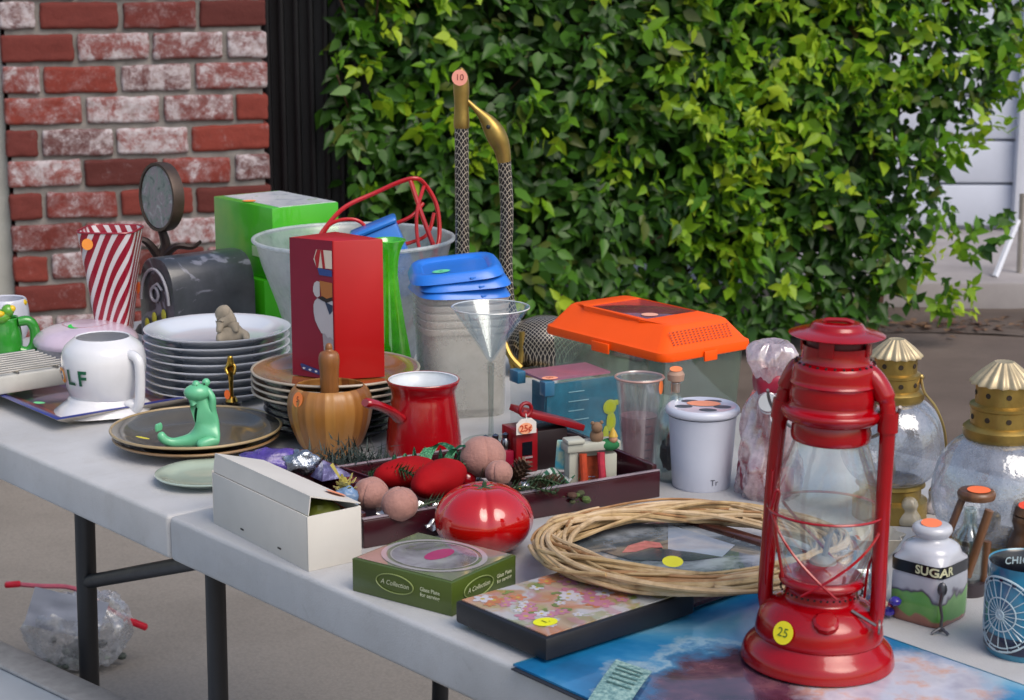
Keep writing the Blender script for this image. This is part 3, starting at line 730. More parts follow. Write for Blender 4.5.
# two green boxes
def gbox(name, label, C, L, R, z, ytop, h=None, art=True):
    b0 = Rect(C, L, R, z=z); b0.d *= .86; t = thing(name, label, 'box', b0.loc, b0.rot); hh = h or b0.h(ytop)
    g = MB(); g.box(0, b0.w, 0, b0.d, 0, hh); g.build('carton', paintmat('green card', lambda t_: ramp(t_, noise_tex(t_, 9, 3, .5), [(.3, '#2f9a12'), (.6, '#44b016'), (.8, '#7cb81a')]), .3, .4), t, bevel=.0015)
    return t, b0, hh
t, b0, hh = gbox('green_carton', 'lower bright green cardboard box standing behind the grey tin box', (266, 342), (218, 326), (328, 331), TZ, 281)
z2 = TZ+hh+.0005; 
t, b0, hh = gbox('green_carton', 'upper green cardboard box with a picture printed on its lid', (274, 281), (217, 262), (336, 272), z2, 208.5)
def lidart(t_): return ramp(t_, noise_tex(t_, 24, 5, .6, .8), [(.3, '#9aa4ac'), (.38, '#c8ccd2'), (.58, '#dcdee2'), (.63, '#8fb46a'), (.7, '#dfe2e4')])
g = MB(); g.box(b0.w*.12, b0.w*.985, b0.d*.02, b0.d*.95, hh-.001, hh+.0006); g.build('printed_lid', paintmat('lid art', lidart, .25, .4), t)
sticker(t, (.012, b0.d*.5, hh+.0010), (0, 0, 1), .010, '#f0903c')
g = MB(); g.box(-.0006, .0002, .006, b0.d*.35, .03, .045); g.build('label', mat('pale label', '#a8c48c', .4), t)

# frosted bin
B = Base(356, 358); t = thing('frosted_bin', 'wide frosted clear plastic tub flaring upwards with red wire rack inside', 'tub', B)
pf = B.prof([(58, 358), (62, 349), (78, 300), (92, 262), (97, 243), (100, 238)])
g = MB(); g.lathe(shell(pf, .003), 64); g.build('tub', clear('bin plastic', '#eef0f0', .34, .14, '#c8cccd', .3, .25), t, ang=50)
g = MB(); rr = B.r(100, 238); g.tube([(rr*cos(a), rr*sin(a), B.h(238)) for a in [k*pi/32 for k in range(64)]], .0028, 8, closed=True); g.build('rim', clear('bin rim', '#f0f4f4', .7, .15, '#dfe3e4', .25, .2), t)
zi = B.h(300)
tr = thing('wire_basket', 'red coated wire rack sticking up out of the frosted tub', 'rack', (B.w.x, B.w.y, TZ+.010), B.rot)
redw = mat('red coated wire', '#b40a10', .35, coat=.2); hh_ = lambda y: B.h(y)-.010
def ip(x, y, dy=0): return ((x-353)*B.m*1.0, dy, hh_(y))
g = MB()
g.tube(crv([ip(310, 250, -.02), ip(325, 228, 0), ip(345, 208, .01), (ip(375, 195, .02)), ip(400, 184, .02), ip(416, 181, .02), ip(426, 190, .03), ip(436, 210, .03), ip(438, 240, .02), ip(430, 262, .0)], 6), .0032, 9)
g.tube(crv([ip(315, 255, -.03), ip(326, 226, -.03), ip(340, 217, -.03), ip(358, 218, -.03), ip(368, 232, -.03), ip(374, 262, -.03)], 6), .0026, 9)
g.build('rim_loop', redw, tr)
g = MB(); g.tube([ip(410, 183, .02), ip(420, 215, .0), ip(432, 248, -.01), ip(436, 270, -.01)], .0034, 9); g.build('rib', redw, tr)
g = MB(); g.tube(crv([ip(424, 188, .03), ip(416, 210, .0), ip(415, 235, -.01), ip(420, 262, -.02)], 5), .0026, 9); g.build('rib', redw, tr)
g = MB(); g.tube(crv([ip(422, 205, .01), ip(410, 217, 0), ip(390, 226, 0), ip(368, 236, -.01), ip(355, 250, -.02)], 5), .0028, 9); g.build('rib', redw, tr)
g = MB(); g.tube(crv([ip(433, 216, .02), ip(426, 236, .01), ip(410, 243, 0), ip(392, 248, 0), ip(380, 262, 0)], 5), .0026, 9); g.build('rib', redw, tr)
g = MB(); g.tube(crv([ip(325, 250, -.02), ip(330, 300, 0), ip(335, 345, 0), ip(390, 345, 0), ip(420, 300, 0), ip(436, 262, 0)], 5), .0028, 9)
g.tube([ip(374, 262, -.03), ip(370, 345, 0)], .0026, 8); g.tube([ip(355, 250, -.02), ip(352, 345, 0)], .0026, 8); g.build('frame', redw, tr)
o = MB(); M_ = Matrix.Rotation(radians(-22), 4, 'Y'); o.box(-.032, .032, -.02, .02, -.05, .05, 0, T((386-353)*B.m, -.045, B.h(258)) @ M_)
o.box(-.034, .034, -.024, .024, .05, .058, 0, T((386-353)*B.m, -.045, B.h(258)) @ M_)
ob = o.build('blue_container', mat('blue plastic', '#2474cc', .35, coat=.3), None, bevel=.005); put(ob, 'blue plastic piece lying inside the frosted tub', 'container', B)

# lime vase
B = Base(390, 386); o = MB(); o.lathe(shell(crv(B.prof([(24, 386), (24, 380), (22, 360), (16, 325), (11, 290), (9.5, 270), (12, 252), (18, 240)]), 5), .0025), 44)
ob = o.build('green_vase', clear('lime glass', '#a4f060', .55, .2, '#6ee02a', .05, .35), None, ang=60); put(ob, 'bright lime green glass vase behind the red printed box', 'vase', B)

# clear food containers and blue lids
B = Base(461, 409); rot = B.rot+radians(12)
def rsq(a, z): p_ = 4.5; return 1/((abs(cos(a))**p_+abs(sin(a))**p_)**(1/p_))*.98
tops = [0]+[B.h(y) for y in (300, 307, 314, 321, 328)]
names = ['outermost', 'second', 'third', 'fourth', 'innermost']
for k in range(5):
    off = k*.0095; r0, r1 = .050-.0016*k, .0565
    zt = B.h(291)-.038+off
    o = MB(); o.lathe(shell([(r0, off+.0005), (r0+.001, off+.004), (r1-.003, zt-.008), (r1-.0005, zt-.006), (r1, zt)], .0014), 56, fn=rsq)
    ob = o.build('food_container', milky, None, ang=40); put(ob, 'clear milky plastic food container nested in the tall stack under blue lids', 'container', B, rot=rot, group='nested clear food containers')
bl = mat('blue lid', '#2272d4', .35, var=.05, coat=.25)
zt = B.h(291)
for k, (dx, dz, rx, ry, rz, lab) in enumerate((( -.002, 0, 0, 1, 2, 'bottom blue plastic lid lying flat on the clear containers'), (.001, .012, 1, -3, -4, 'middle blue plastic lid of the three on the clear containers'), (-.006, .024, 3, -6, -8, 'top blue plastic lid with green sticker, tilted'))):
    t = thing('container_lid', lab, 'lid', B.w+Vector((dx, -.0, zt+dz)), rot=rot+radians(rz), group='blue lids on the clear containers'); t.rotation_euler[0] = radians(rx); t.rotation_euler[1] = radians(ry)
    g = MB(); g.lathe([(0, .0065), (.040, .0065), (.043, .0095), (.051, .0105), (.0535, .009), (.058, .002), (.059, 0), (.0575, 0), (.053, .005), (.04, .0045), (0, .0045)], 56, fn=rsq); g.build('lid', bl, t, ang=40)
    g = MB(); g.prism([(.048, -.009), (.060, -.006), (.060, .006), (.048, .009)], .0015, .004, M=RZ(radians(-70))); g.build('tab', bl, t, bevel=.001)
    if k == 2: sticker(t, (-.018, -.020, .0072), (0, 0, 1), .0085, '#63c99a', 'x', '#2a7a4a', 1.3)
# martini glass
B = Base(491, 442); t = thing('martini_glass', 'clear martini glass standing before the plastic containers', 'glass', B)
z = B.h
g = MB(); a_, c_ = B.r(39, 307), z(307); g.lathe([(0, z(362)), (.004, z(360)), (a_, c_), (a_-.0012, c_+.0005), (.0025, z(358)), (0, z(359))], 56); g.build('bowl', glassthin, t, ang=30)
g = MB(); g.lathe(crv([(.034, .0005), (.030, .002), (.008, .005), (.0035, .012), (.003, .05), (.004, z(362))], 4), 28); g.build('stem', glassm, t)
g = MB(); g.tube([(a_*cos(k*pi/28), a_*sin(k*pi/28), c_) for k in range(56)], .0008, 6, closed=True); g.build('rim', mat('glass edge', '#d0d4d6', .1, coat=1), t)

# crane figures
def scales(t_):
    v = coords(t_); s = N(t_, 'ShaderNodeSeparateXYZ'); t_.links.new(v, s.inputs[0]); outs = []
    for sg_ in (1, -1):
        a = N(t_, 'ShaderNodeMath', operation='MULTIPLY_ADD'); t_.links.new(s.outputs[1], a.inputs[0]); a.inputs[1].default_value = .8*sg_; t_.links.new(s.outputs[0], a.inputs[2])
        b_ = N(t_, 'ShaderNodeMath', operation='MULTIPLY_ADD'); t_.links.new(s.outputs[2], b_.inputs[0]); b_.inputs[1].default_value = .62*sg_; t_.links.new(a.outputs[0], b_.inputs[2])
        nn_ = N(t_, 'ShaderNodeMath', operation='MULTIPLY_ADD'); t_.links.new(noise_tex(t_, 90, 2), nn_.inputs[0]); nn_.inputs[1].default_value = .0012; t_.links.new(b_.outputs[0], nn_.inputs[2])
        c_ = N(t_, 'ShaderNodeMath', operation='MULTIPLY'); t_.links.new(nn_.outputs[0], c_.inputs[0]); c_.inputs[1].default_value = pi/.0056
        d_ = N(t_, 'ShaderNodeMath', operation='SINE'); t_.links.new(c_.outputs[0], d_.inputs[0]); e_ = N(t_, 'ShaderNodeMath', operation='ABSOLUTE'); t_.links.new(d_.outputs[0], e_.inputs[0]); outs.append(e_.outputs[0])
    mn = N(t_, 'ShaderNodeMath', operation='MINIMUM'); t_.links.new(outs[0], mn.inputs[0]); t_.links.new(outs[1], mn.inputs[1])
    return ramp(t_, mn.outputs[0], [(.0, '#c4bcae'), (.20, '#a09686'), (.34, '#1c1a20'), (1, '#121016')])
scm = paintmat('silver lattice', scales, .35, .3); scm.node_tree.nodes['Principled BSDF'].inputs['Metallic'].default_value = .35
B = Base(463, 372); t = thing('crane_statue', 'metal crane statue with brass upright head, taller of the pair', 'statue', B, group='pair of crane statues')
g = MB(); g.lathe(crv(B.prof([(22, 372), (26, 350), (22, 325), (10, 300), (7.3, 260), (7, 200), (7, 128)]), 5), 24); g.build('body', scm, t, ang=70)
g = MB(); g.lathe(crv(B.prof([(7.6, 128), (8, 122), (7.2, 108), (7.5, 98), (8, 90), (7.5, 80), (5.5, 73), (2, 68)]), 4)+[(0, B.h(67))], 24); g.build('head', gold, t, ang=70)
sticker(t, (-.002, -B.r(8.8), B.h(77)), (-.15, -1, .1), .0105, '#e89a86', '10', '#803028')
B = Base(512, 372); t = thing('crane_statue', 'metal crane statue with brass goose-like head bent towards the upright one', 'statue', B, group='pair of crane statues')
def cp(x, y, d=0): return ((x-512)*B.m, d, B.h(y))
pts = crv([cp(534, 352), cp(520, 335), cp(509, 305), cp(506, 260), cp(507, 210), cp(504.5, 160)], 6); rad = [B.r(r) for r in [18, 17, 15.5, 14, 12, 10, 9, 8, 7.4, 7, 6.8, 6.6]+[6.5]*40][:len(pts)]
g = MB(); g.tube(pts, rad, 20); g.build('neck', scm, t)
g = MB(); g.ball(cp(545, 342), B.r(32), (1.2, .9, .85), fn=lambda q: 1); g.build('body', scm, t)
g = MB(); g.tube([cp(516+22*sin(a*1.0)*.0+6*cos(a), 338+30*sin(a)*.9, -.028+0*a) for a in [k*pi/12-.4 for k in range(12)]], .004, 8)
g.tube(crv([cp(505, 340, -.02), cp(511, 352, -.03), cp(521, 362, -.035)], 4), .0045, 8); g.build('collar', gold, t)
hd = crv([cp(504.5, 162), cp(502, 148), cp(496, 134), cp(488, 121), cp(480, 112), cp(473, 105), cp(465, 97)], 4)
g = MB(); g.tube(hd, [B.r(x) for x in [6.8, 7, 7.4, 7.8, 8.3, 9, 9.6, 10, 10, 9.6, 9, 8.2, 7.2, 6.2, 5.2, 4.4, 3.7, 3.2, 2.9, 2.6, 2.5, 2.3, 2.1, 1.8, 1.2]], 18); g.build('head', gold, t)
g = MB(); g.ball(cp(489, 126, -.0125), .003, (1, .5, 1), seg=10); g.build('eye', darkglass, t)
g = MB(); g.lathe([(0, 0), (.035, 0), (.033, .006), (.008, .012), (.006, .03), (0, .03)], 20, M=T(.03, 0, 0)); g.build('foot', gold, t)

# ---- white plate stack
def plate(r, h, t_=.0025, foot=.6):
    return [(0, .001), (r*foot, .001), (r*foot+.002, 0), (r*foot+.004, .001), (r*.78, h*.45), (r*.97, h*.93), (r, h), (r*.985, h+.0018), (r*.77, h*.45+.003), (r*foot, .0045), (0, .004)]
B = Base(219, 394); R0 = B.r(72.5, 328); n = 8; top = B.h(328); hp_ = .016; st = (top-hp_)/(n-1)
pw_ = mat('white plate', '#ccd0d8', .12, var=.02, coat=.7, bmp=0)
proto = None
for k in range(n):
    if proto is None:
        o = MB(); o.lathe(crv([q for q in plate(R0, hp_)], 2), 72); proto = o.build('dinner_plate', pw_, None, ang=60); ob = proto
    else: ob = proto.copy(); COL.objects.link(ob)
    ob.location = B.w+Vector((random.uniform(-.001, .001), random.uniform(-.001, .001), k*st)); props(ob, 'plain white plate inside the tall stack of white plates', 'plate', 'stack of white plates')
    if k == n-1: ob['label'] = 'topmost white plate, carrying the beige figurine'
    if k == 0: ob['label'] = 'lowest white plate of the tall white stack'
PT = B.w.z+top
# beige figurine
Bf = Base(228, 340, PT-.006); zz = Bf.h; m_ = Bf.m
be = mat('beige stone', '#8c8272', .8, var=.2, vs=80, bmp=.4)
def fp(x, y, d=0): return ((x-228)*m_, d, zz(y))
V_ = [fp(233, 334, 0), fp(230, 326, 0), fp(226, 319, 0), fp(223, 312, 0), fp(220, 313, -.006), fp(240, 337, -.004), fp(246, 333, -.012), fp(246, 338, -.02), fp(222, 335, -.01), fp(218, 339, -.018), fp(221, 322, -.008), fp(219, 331, -.014), fp(234, 322, -.008), fp(237, 331, -.014)]
ob = skinned('figurine', V_, [(0, 1), (1, 2), (2, 3), (3, 4), (0, 5), (5, 6), (6, 7), (0, 8), (8, 9), (2, 10), (10, 11), (2, 12), (12, 13)], [.014, .012, .009, .0125, .009, .010, .006, .004, .008, .005, .005, .004, .005, .004], be, None, root=0)
t = thing('figurine', 'small beige seated figurine on top of the white plates', 'figurine', Bf); ob.parent = t; ob.name = 'body'
g = MB(); g.lathe([(0, -.0005), (.019, -.0005), (.019, .002), (0, .002)], 20, M=T(.004, -.008, 0)); g.build('base', mat('dark base', '#33343a', .5), t)

# gold trophy
B = Base(232, 414); t = thing('trophy', 'tiny gold trophy figure on a dark base before the white plates', 'trophy', B); z = B.h
V_ = [(0, 0, z(398)), (0, 0, z(386)), (0, 0, z(378)), (0, 0, z(370)), (.0, 0, z(362)), (0, 0, z(355)), (-.006, -.002, z(368)), (-.003, -.006, z(374)), (.006, -.002, z(366)), (.004, -.006, z(374))]
ob = skinned('figure', V_, [(0, 1), (1, 2), (2, 3), (3, 4), (4, 5), (4, 6), (6, 7), (4, 8), (8, 9)], [.003, .0028, .0035, .0048, .003, .0042, .0022, .002, .0022, .002], goldp, t, root=2)
g = MB(); g.lathe([(0, z(401)), (.008, z(401)), (.006, z(397)), (.003, z(396)), (0, z(396))], 16); g.build('foot', goldp, t)
g = MB(); g.lathe([(0, 0), (.013, 0), (.012, z(402)), (0, z(402))], 20); g.build('base', mat('black base', '#1a1612', .2, coat=.6), t)
g = MB(); g.prism([(-.006, -.0128), (.004, -.0128), (.003, -.0118), (-.005, -.0118)], .002, z(404)); g.build('plaque', goldp, t)
sticker(t, (-.005, -.007, z(393)), (-.2, -1, 0), .006, '#f07030', sx=.6)

# ---- gold-brown plates with frog
def rimplate(B, R, h, name, label, face, under, group=None, dz=0, rimm=None, dx=0, dy=0):
    t = thing(name, label, 'plate', B.w+Vector((dx, dy, dz)), B.rot, group)
    g = MB(); g.lathe(crv([(0, .001), (R*.55, .001), (R*.57, 0), (R*.6, .001), (R*.85, h*.6), (R*.985, h*.95), (R, h)], 3), 72); g.build('underside', under, t, ang=60)
    g = MB(); g.lathe(crv([(0, .004), (R*.62, .0045), (R*.85, h*.62+.0035), (R*.98, h+.0005)], 3), 72); g.build('face', face, t, ang=60)
    g = MB(); g.tube([(R*.992*cos(k*pi/36), R*.992*sin(k*pi/36), h+.0004) for k in range(72)], .0016, 8, closed=True); g.build('rim', rimm or under, t)
    return t
B = Base(197, 447); R0 = B.r(85, 429)
pg = mat('pewter face', '#5f594e', .22, var=.25, vs=9, coat=.5, metal=.3); pgu = mat('tan glaze', '#8a6c4a', .3, coat=.4)
rimplate(B, R0*.97, .015, 'serving_plate', 'lower tan glazed plate beneath the grey-gold plate with frog', pg, pgu)
tp = rimplate(B, R0, .016, 'serving_plate', 'grey-gold shallow plate on which the green frog sits', pg, mat('brown rim', '#6d4c2c', .3, coat=.4), dz=.008, rimm=mat('tan rim', '#a08a64', .3, coat=.4))
sticker(tp, (-.060, -.036, .0150), (.25, .15, 1), .008, '#d8cc3a')
Bf = Base(196, 441, TZ+.0135); zz = Bf.h; m_ = Bf.m
def fp(x, y, d=0): return ((x-196)*m_, d, zz(y))
fg = mat('mint green ceramic', '#62b487', .3, var=.06, vs=40, coat=.4, sss=.1)
t = thing('frog_figurine', 'mint green seated frog figurine with one leg stretched, hand at its head', 'figurine', Bf)
V_ = [fp(209, 436), fp(209, 425), fp(206, 410), fp(205, 401), fp(202, 391), fp(193, 392, -.010), fp(205, 387, .002), fp(190, 439, -.006), fp(172, 440, -.008), fp(163, 436, -.008), fp(161, 428, -.008), fp(214, 437, -.018), fp(196, 441, -.022), fp(213, 408, -.010), fp(214, 396, -.012), fp(208, 387, -.008), fp(198, 408, -.008), fp(193, 396, -.010), fp(192, 388, -.010)]
skinned('body', V_, [(0, 1), (1, 2), (2, 3), (3, 4), (4, 5), (4, 6), (0, 7), (7, 8), (8, 9), (9, 10), (0, 11), (11, 12), (2, 13), (13, 14), (14, 15), (2, 16), (16, 17), (17, 18)],
        [.0155, .0140, .0118, .0090, .0125, .0095, .009, .008, .0055, .0065, .005, .008, .006, .005, .0042, .0042, .005, .004, .004], fg, t, root=0)
g = MB(); g.ball(fp(199, 391, -.007), .0128, (1.2, .95, .78), seg=20); g.build('head', fg, t)
g = MB(); g.ball(fp(198, 383, -.008), .0048, seg=12); g.ball(fp(208, 382, -.004), .0048, seg=12); g.build('eyes', fg, t)
g = MB(); g.ball(fp(198.5, 383.5, -.0118), .0012, seg=8); g.ball(fp(206, 382.5, -.0098), .0012, seg=8); g.build('pupils', darkglass, t)
g = MB()
for a_ in (-.5, 0, .5): g.ball((fp(160, 424, -.008)[0]+.004*sin(a_), -.008+.006*a_, fp(160, 424)[2]), .0032, (.8, .8, 1.6), seg=8)
g.build('toes', fg, t)
# pale green glass plate near table edge
B = Base(206, 481); o = MB(); R0 = B.r(50, 477)
o.lathe(crv(plate(R0, .009), 2), 64); ob = o.build('glass_plate', mat('pale green glass', '#a4b4a6', .12, var=.05, coat=.8), None, ang=60); put(ob, 'pale green frosted glass plate partly under the white box', 'plate', B)

# ---- brown plate stack on dark plates
B = Base(337, 430); top = B.h(368); R0 = B.r(84, 368)
dk = mat('dark stoneware', '#23242c', .25, coat=.4); br = mat('amber glaze', '#8f5a28', .2, var=.2, vs=14, coat=.7); cr = mat('cream rim', '#a89c8c', .35, coat=.3)
ndark = 5; hb = .014; stp = (top-hb)/8.0
for k in range(9):
    dark = k < 5; R1 = R0*(.86 if dark else 1.0)
    if dark:
        if k == 0: o = MB(); o.lathe(crv(plate(R1, hb), 2), 64); pd = o.build('dark_plate', dk, None, ang=60); ob = pd
        else: ob = pd.copy(); COL.objects.link(ob)
        ob.location = B.w+Vector((0, 0, k*stp)); props(ob, 'dark glazed plate in the lower half of the stack behind the mortar', 'plate', 'dark plates under the brown ones')
    else:
        lab = 'amber brown plate with cream rim, in the stack under the red box'
        if k == 8: lab = 'topmost amber brown plate, red printed box standing on it'
        rimplate(B, R0, hb, 'brown_plate', lab, br, cr if k == 8 else mat('brown underside', '#5a4638', .35), 'amber brown plates in a stack', dz=k*stp, rimm=cr)
PT2 = TZ+8*stp+.005
# red printed box
z0 = PT2
Lp, Cp, Rp, Bp = [P(x, y, z0) for x, y in ((293, 374.5), (336, 380), (385, 377), (338, 366))]
t = thing('printed_box', 'tall glossy red box printed with a bearded nutcracker soldier', 'box', Cp, 0)
rel = [q-Cp for q in (Cp, Rp, Bp, Lp)]; hb_ = ZAT(Cp.y, 241)-z0
rb_ = paintmat('red print card', lambda t_: ramp(t_, noise_tex(t_, 10, 3, .5), [(.3, '#a60004'), (.7, '#b00008')]), .45, .05)
g = MB(); g.prism([(q.x, q.y) for q in rel], 0, hb_); g.build('carton', rb_, t, bevel=.001)
e1 = rel[3].normalized(); ln = rel[3].length; nn_ = Vector((e1.y, -e1.x, 0)); nn_ = nn_ if nn_.y < 0 else -nn_
def lf(u, v, d=.0008): return -e1*0+rel[3]*(1-u)+Vector((0, 0, hb_*v))+nn_*d       # u 0 left .. 1 front corner
def decal(parent, name, poly, col, d=.0008, fn=lf):
    g = MB(); g.add([fn(u, v, d) for u, v in poly], [tuple(range(len(poly)))]); return g.build(name, mat('print'+col, col, .35, coat=.3, var=.05, bmp=0), parent)
darkred = '#6c0a28'
decal(t, 'printed_face', [(.0, .0), (.985, .0), (.985, 1), (.0, 1)], '#74082a', .0005)
decal(t, 'hat', [(.55, .86), (.62, .80), (.97, .80), (.97, .93), (.62, .93)], '#c9bcae', .0008)
decal(t, 'hat_stripe', [(.58, .87), (.64, .93), (.72, .93), (.66, .80), (.62, .80)], '#9c1420', .0011)
decal(t, 'hat_stripe', [(.72, .93), (.78, .93), (.82, .80), (.76, .80)], '#9c1420', .0011)
decal(t, 'hat_band', [(.64, .80), (.97, .79), (.97, .745), (.68, .75)], '#24407c', .0012)
decal(t, 'hair', [(.53, .66), (.56, .69), (.62, .705), (.68, .70), (.68, .60), (.62, .585), (.56, .60), (.525, .63)], '#a9a6aa', .0009)
decal(t, 'face', [(.68, .71), (.97, .70), (.97, .58), (.72, .585)], '#9a5f30', .0012)
decal(t, 'moustache', [(.64, .585), (.74, .60), (.84, .585), (.97, .60), (.97, .575), (.84, .555), (.72, .57)], '#1c1418', .0015)
decal(t, 'beard', [(.56, .56), (.62, .58), (.97, .57), (.97, .29), (.90, .31), (.84, .30), (.78, .33), (.70, .33), (.63, .37), (.56, .42), (.53, .48), (.53, .53)], '#a4a2aa', .0011)
decal(t, 'beard_line', [(.80, .56), (.97, .54), (.97, .50), (.9, .47)], '#20304a', .0014)
decal(t, 'coat', [(.72, .34), (.97, .31), (.97, .12), (.76, .12)], '#8b8790', .0009)
decal(t, 'blue_border', [(.19, .085), (.22, .095), (.60, .062), (.66, .055), (.66, .022), (.24, .05)], '#26386e', .0012)
for u_ in (.28, .42, .56):
    c_ = (u_, .07-.05*u_+.005); decal(t, 'star', [(c_[0]+(.045 if k % 2 == 0 else .02)*sin(k*pi/5), c_[1]+(.0115 if k % 2 == 0 else .005)*cos(k*pi/5)) for k in range(10)], '#c8ccd8', .0016)
# mortar and pestle
def woodfn(c1, c2, c3, st=(1, 1, .12), sc=60):
    return lambda t_: ramp(t_, noise_tex(t_, sc, 6, .6, .6, stretch=st), [(.3, c1), (.5, c2), (.72, c3)])
def staves(t_):
    v = coords(t_); s = N(t_, 'ShaderNodeSeparateXYZ'); t_.links.new(v, s.inputs[0])
    at = N(t_, 'ShaderNodeMath', operation='ARCTAN2'); t_.links.new(s.outputs[1], at.inputs[0]); t_.links.new(s.outputs[0], at.inputs[1])
    b_ = N(t_, 'ShaderNodeMath', operation='MULTIPLY'); t_.links.new(at.outputs[0], b_.inputs[0]); b_.inputs[1].default_value = 26/(2*pi)
    f_ = N(t_, 'ShaderNodeMath', operation='FLOOR'); t_.links.new(b_.outputs[0], f_.inputs[0]); w_ = N(t_, 'ShaderNodeTexWhiteNoise', noise_dimensions='1D'); t_.links.new(f_.outputs[0], w_.inputs['W'])
    c = ramp(t_, w_.outputs[0], [(0, '#7a4a20'), (.4, '#94622c'), (.7, '#a9773a'), (1, '#85531f')])
    return mix(t_, c, '#5a3416', ramp(t_, noise_tex(t_, 90, 5, .6, .5, stretch=(1, 1, .1)), [(.5, '#000000'), (.8, '#707070')]))
B = Base(331, 452); t = thing('mortar', 'turned striped wood mortar with an orange sticker', 'mortar', B)
g = MB(); g.lathe(crv([(0, 0), (B.r(26), 0)]+B.prof([(27, 452), (28.5, 446), (33, 438), (38.5, 424), (41.5, 410), (41.5, 400), (39, 391), (35, 386)])[0:]+[(B.r(33), B.h(386)), (B.r(34), B.h(395)), (B.r(28), B.h(425)), (0, B.h(435))], 3), 104, fn=lambda a, zz: 1+(.022*abs(cos(13*a)) if zz > B.h(444) else 0)); g.build('bowl', paintmat('stave wood', staves, .4, .15, .05), t, ang=60)
sticker(t, (-B.r(31), -B.r(25), B.h(393)), (-.75, -.6, .25), .0085, '#f0803c', '5', '#702818')
tp = thing('pestle', 'wooden pestle standing upright inside the mortar', 'pestle', B.w+Vector((0, 0, B.h(434))), B.rot)
z = lambda y: B.h(y)-B.h(434)
g = MB(); g.lathe(crv([(0, 0), (B.r(14), .002), (B.r(15), .015), (B.r(9), .03), (B.r(9.3), z(390)), (B.r(9.5), z(372)), (B.r(10.5), z(360)), (B.r(9), z(353)), (B.r(4), z(350)), (B.r(3.6), z(347)), (B.r(2.5), z(344)), (0, z(343))], 4), 32); g.build('pestle', paintmat('turned wood', woodfn('#6a3f1c', '#86552a', '#9c6a38'), .4, .2), tp, ang=60)

# red enamel pot
B = Base(424, 456); t = thing('enamel_pot', 'small red enamel coffee pot with long handle and white inside', 'pot', B, rot=None)
pf = crv(B.prof([(37, 456), (38, 448), (36, 425), (33, 402), (32, 392), (36, 382), (35.5, 379)]), 4)
def lip(a, z): return 1+(.10*math.exp(-((a-radians(178))/.25)**2) if z > B.h(386) and 0 else 0)
g = MB(); g.lathe([(0, 0)]+pf, 56); g.build('body', redglaze, t, ang=60)
g = MB(); g.lathe([(pf[-1][0]-.0004, pf[-1][1]+.0002)]+[(r-.0022, z) for r, z in pf[::-1][1:] if z > .01]+[(0, .008)], 56); g.build('inside', mat('white enamel', '#cfd4d8', .2, coat=.5), t, ang=60)
g = MB(); a_ = B.r(35.8, 380); g.tube([(a_*cos(k*pi/28), a_*sin(k*pi/28), B.h(379.5)) for k in range(56)], .0011, 6, closed=True); g.build('rim', redglaze, t)
g = MB(); g.tube(crv([(-B.r(24), -B.r(26), B.h(411)), (-B.r(32), -B.r(36), B.h(402)), (-B.r(45), -B.r(48), B.h(393)), (-B.r(56), -B.r(58), B.h(388))], 5), [.009, .0085, .008, .0078, .0076, .0075, .0075, .0075, .0075, .0076, .0077, .0078, .008, .0082, .008, .006], 14, flat=.7); g.build('handle', redglaze, t)

# ---- white cardboard box
b0 = Rect((308.7, 572), (211, 527), (362, 561)); w_, d_ = b0.w*1.03, b0.d*1.06; h_ = b0.h(517); hl = b0.h(500)+.003
t = thing('cardboard_box', 'long plain white cardboard box, lid ajar at its right end', 'box', b0.loc, b0.rot)
wc = mat('white card', '#c9c5be', .7, var=.05, vs=14, bmp=.15, bs=90, bd=.001); 
g = MB(); k_ = .0016
g.box(0, w_, 0, k_, 0, h_); g.box(0, w_, d_-k_, d_, 0, h_+.002); g.box(0, k_, k_+.0003, d_-k_-.0003, 0, h_); g.box(w_-k_, w_, k_+.0003, d_-k_-.0003, 0, h_); g.box(k_+.0002, w_-k_-.0002, k_+.0002, d_-k_-.0002, .001, .003)
g.build('tray', wc, t, bevel=.0005)
# lid: hinged along the far long side (x = w_), raised on the near long side
g = MB(); g.sheet(lambda u, v: (.004+(w_-.004)*u, .001+(d_-.002)*v, (h_+.019)*(1-u)+(h_+.003)*u+.0025*sin(u*pi)*sin(v*pi)), 8, 16); g.build('lid', wc, t, solid=.0012)
g = MB(); g.sheet(lambda u, v: (.0012+.0028*u, .001+(d_-.002)*v, (h_+.0006)*(1-u)+(h_+.0185)*u), 2, 16); g.build('front_flap', wc, t, solid=.001)
g = MB(); g.add([(.004, d_-.001, h_), (w_-.002, d_-.001, h_), (w_-.002, d_-.001, h_+.003), (.004, d_-.001, h_+.018)], [(0, 1, 2, 3)]); g.build('side_flap', wc, t, solid=.001)
g = MB(); g.ball((w_*.5, .03, h_-.008), .024, (.85, 1, .5), fn=lambda q: 1+.2*noise.noise(q*3)); g.build('wrapping', mat('olive paper', '#5c6414', .6, var=.3), t)
g = MB()
for y_ in (.27, .66): g.box(-.0006, -.0001, d_*y_, d_*y_+.006, .008, .0095)
g.build('slots', mat('slot dark', '#33302e', .9), t)
sticker(t, (w_*.80, d_*.14, h_+.0085), (.4, 0, 1), .010, '#e8946c', sx=1)
WB = b0
# ---- maroon tray with ornaments
mar = mat('maroon lacquer', '#350c16', .25, var=.15, coat=.5)
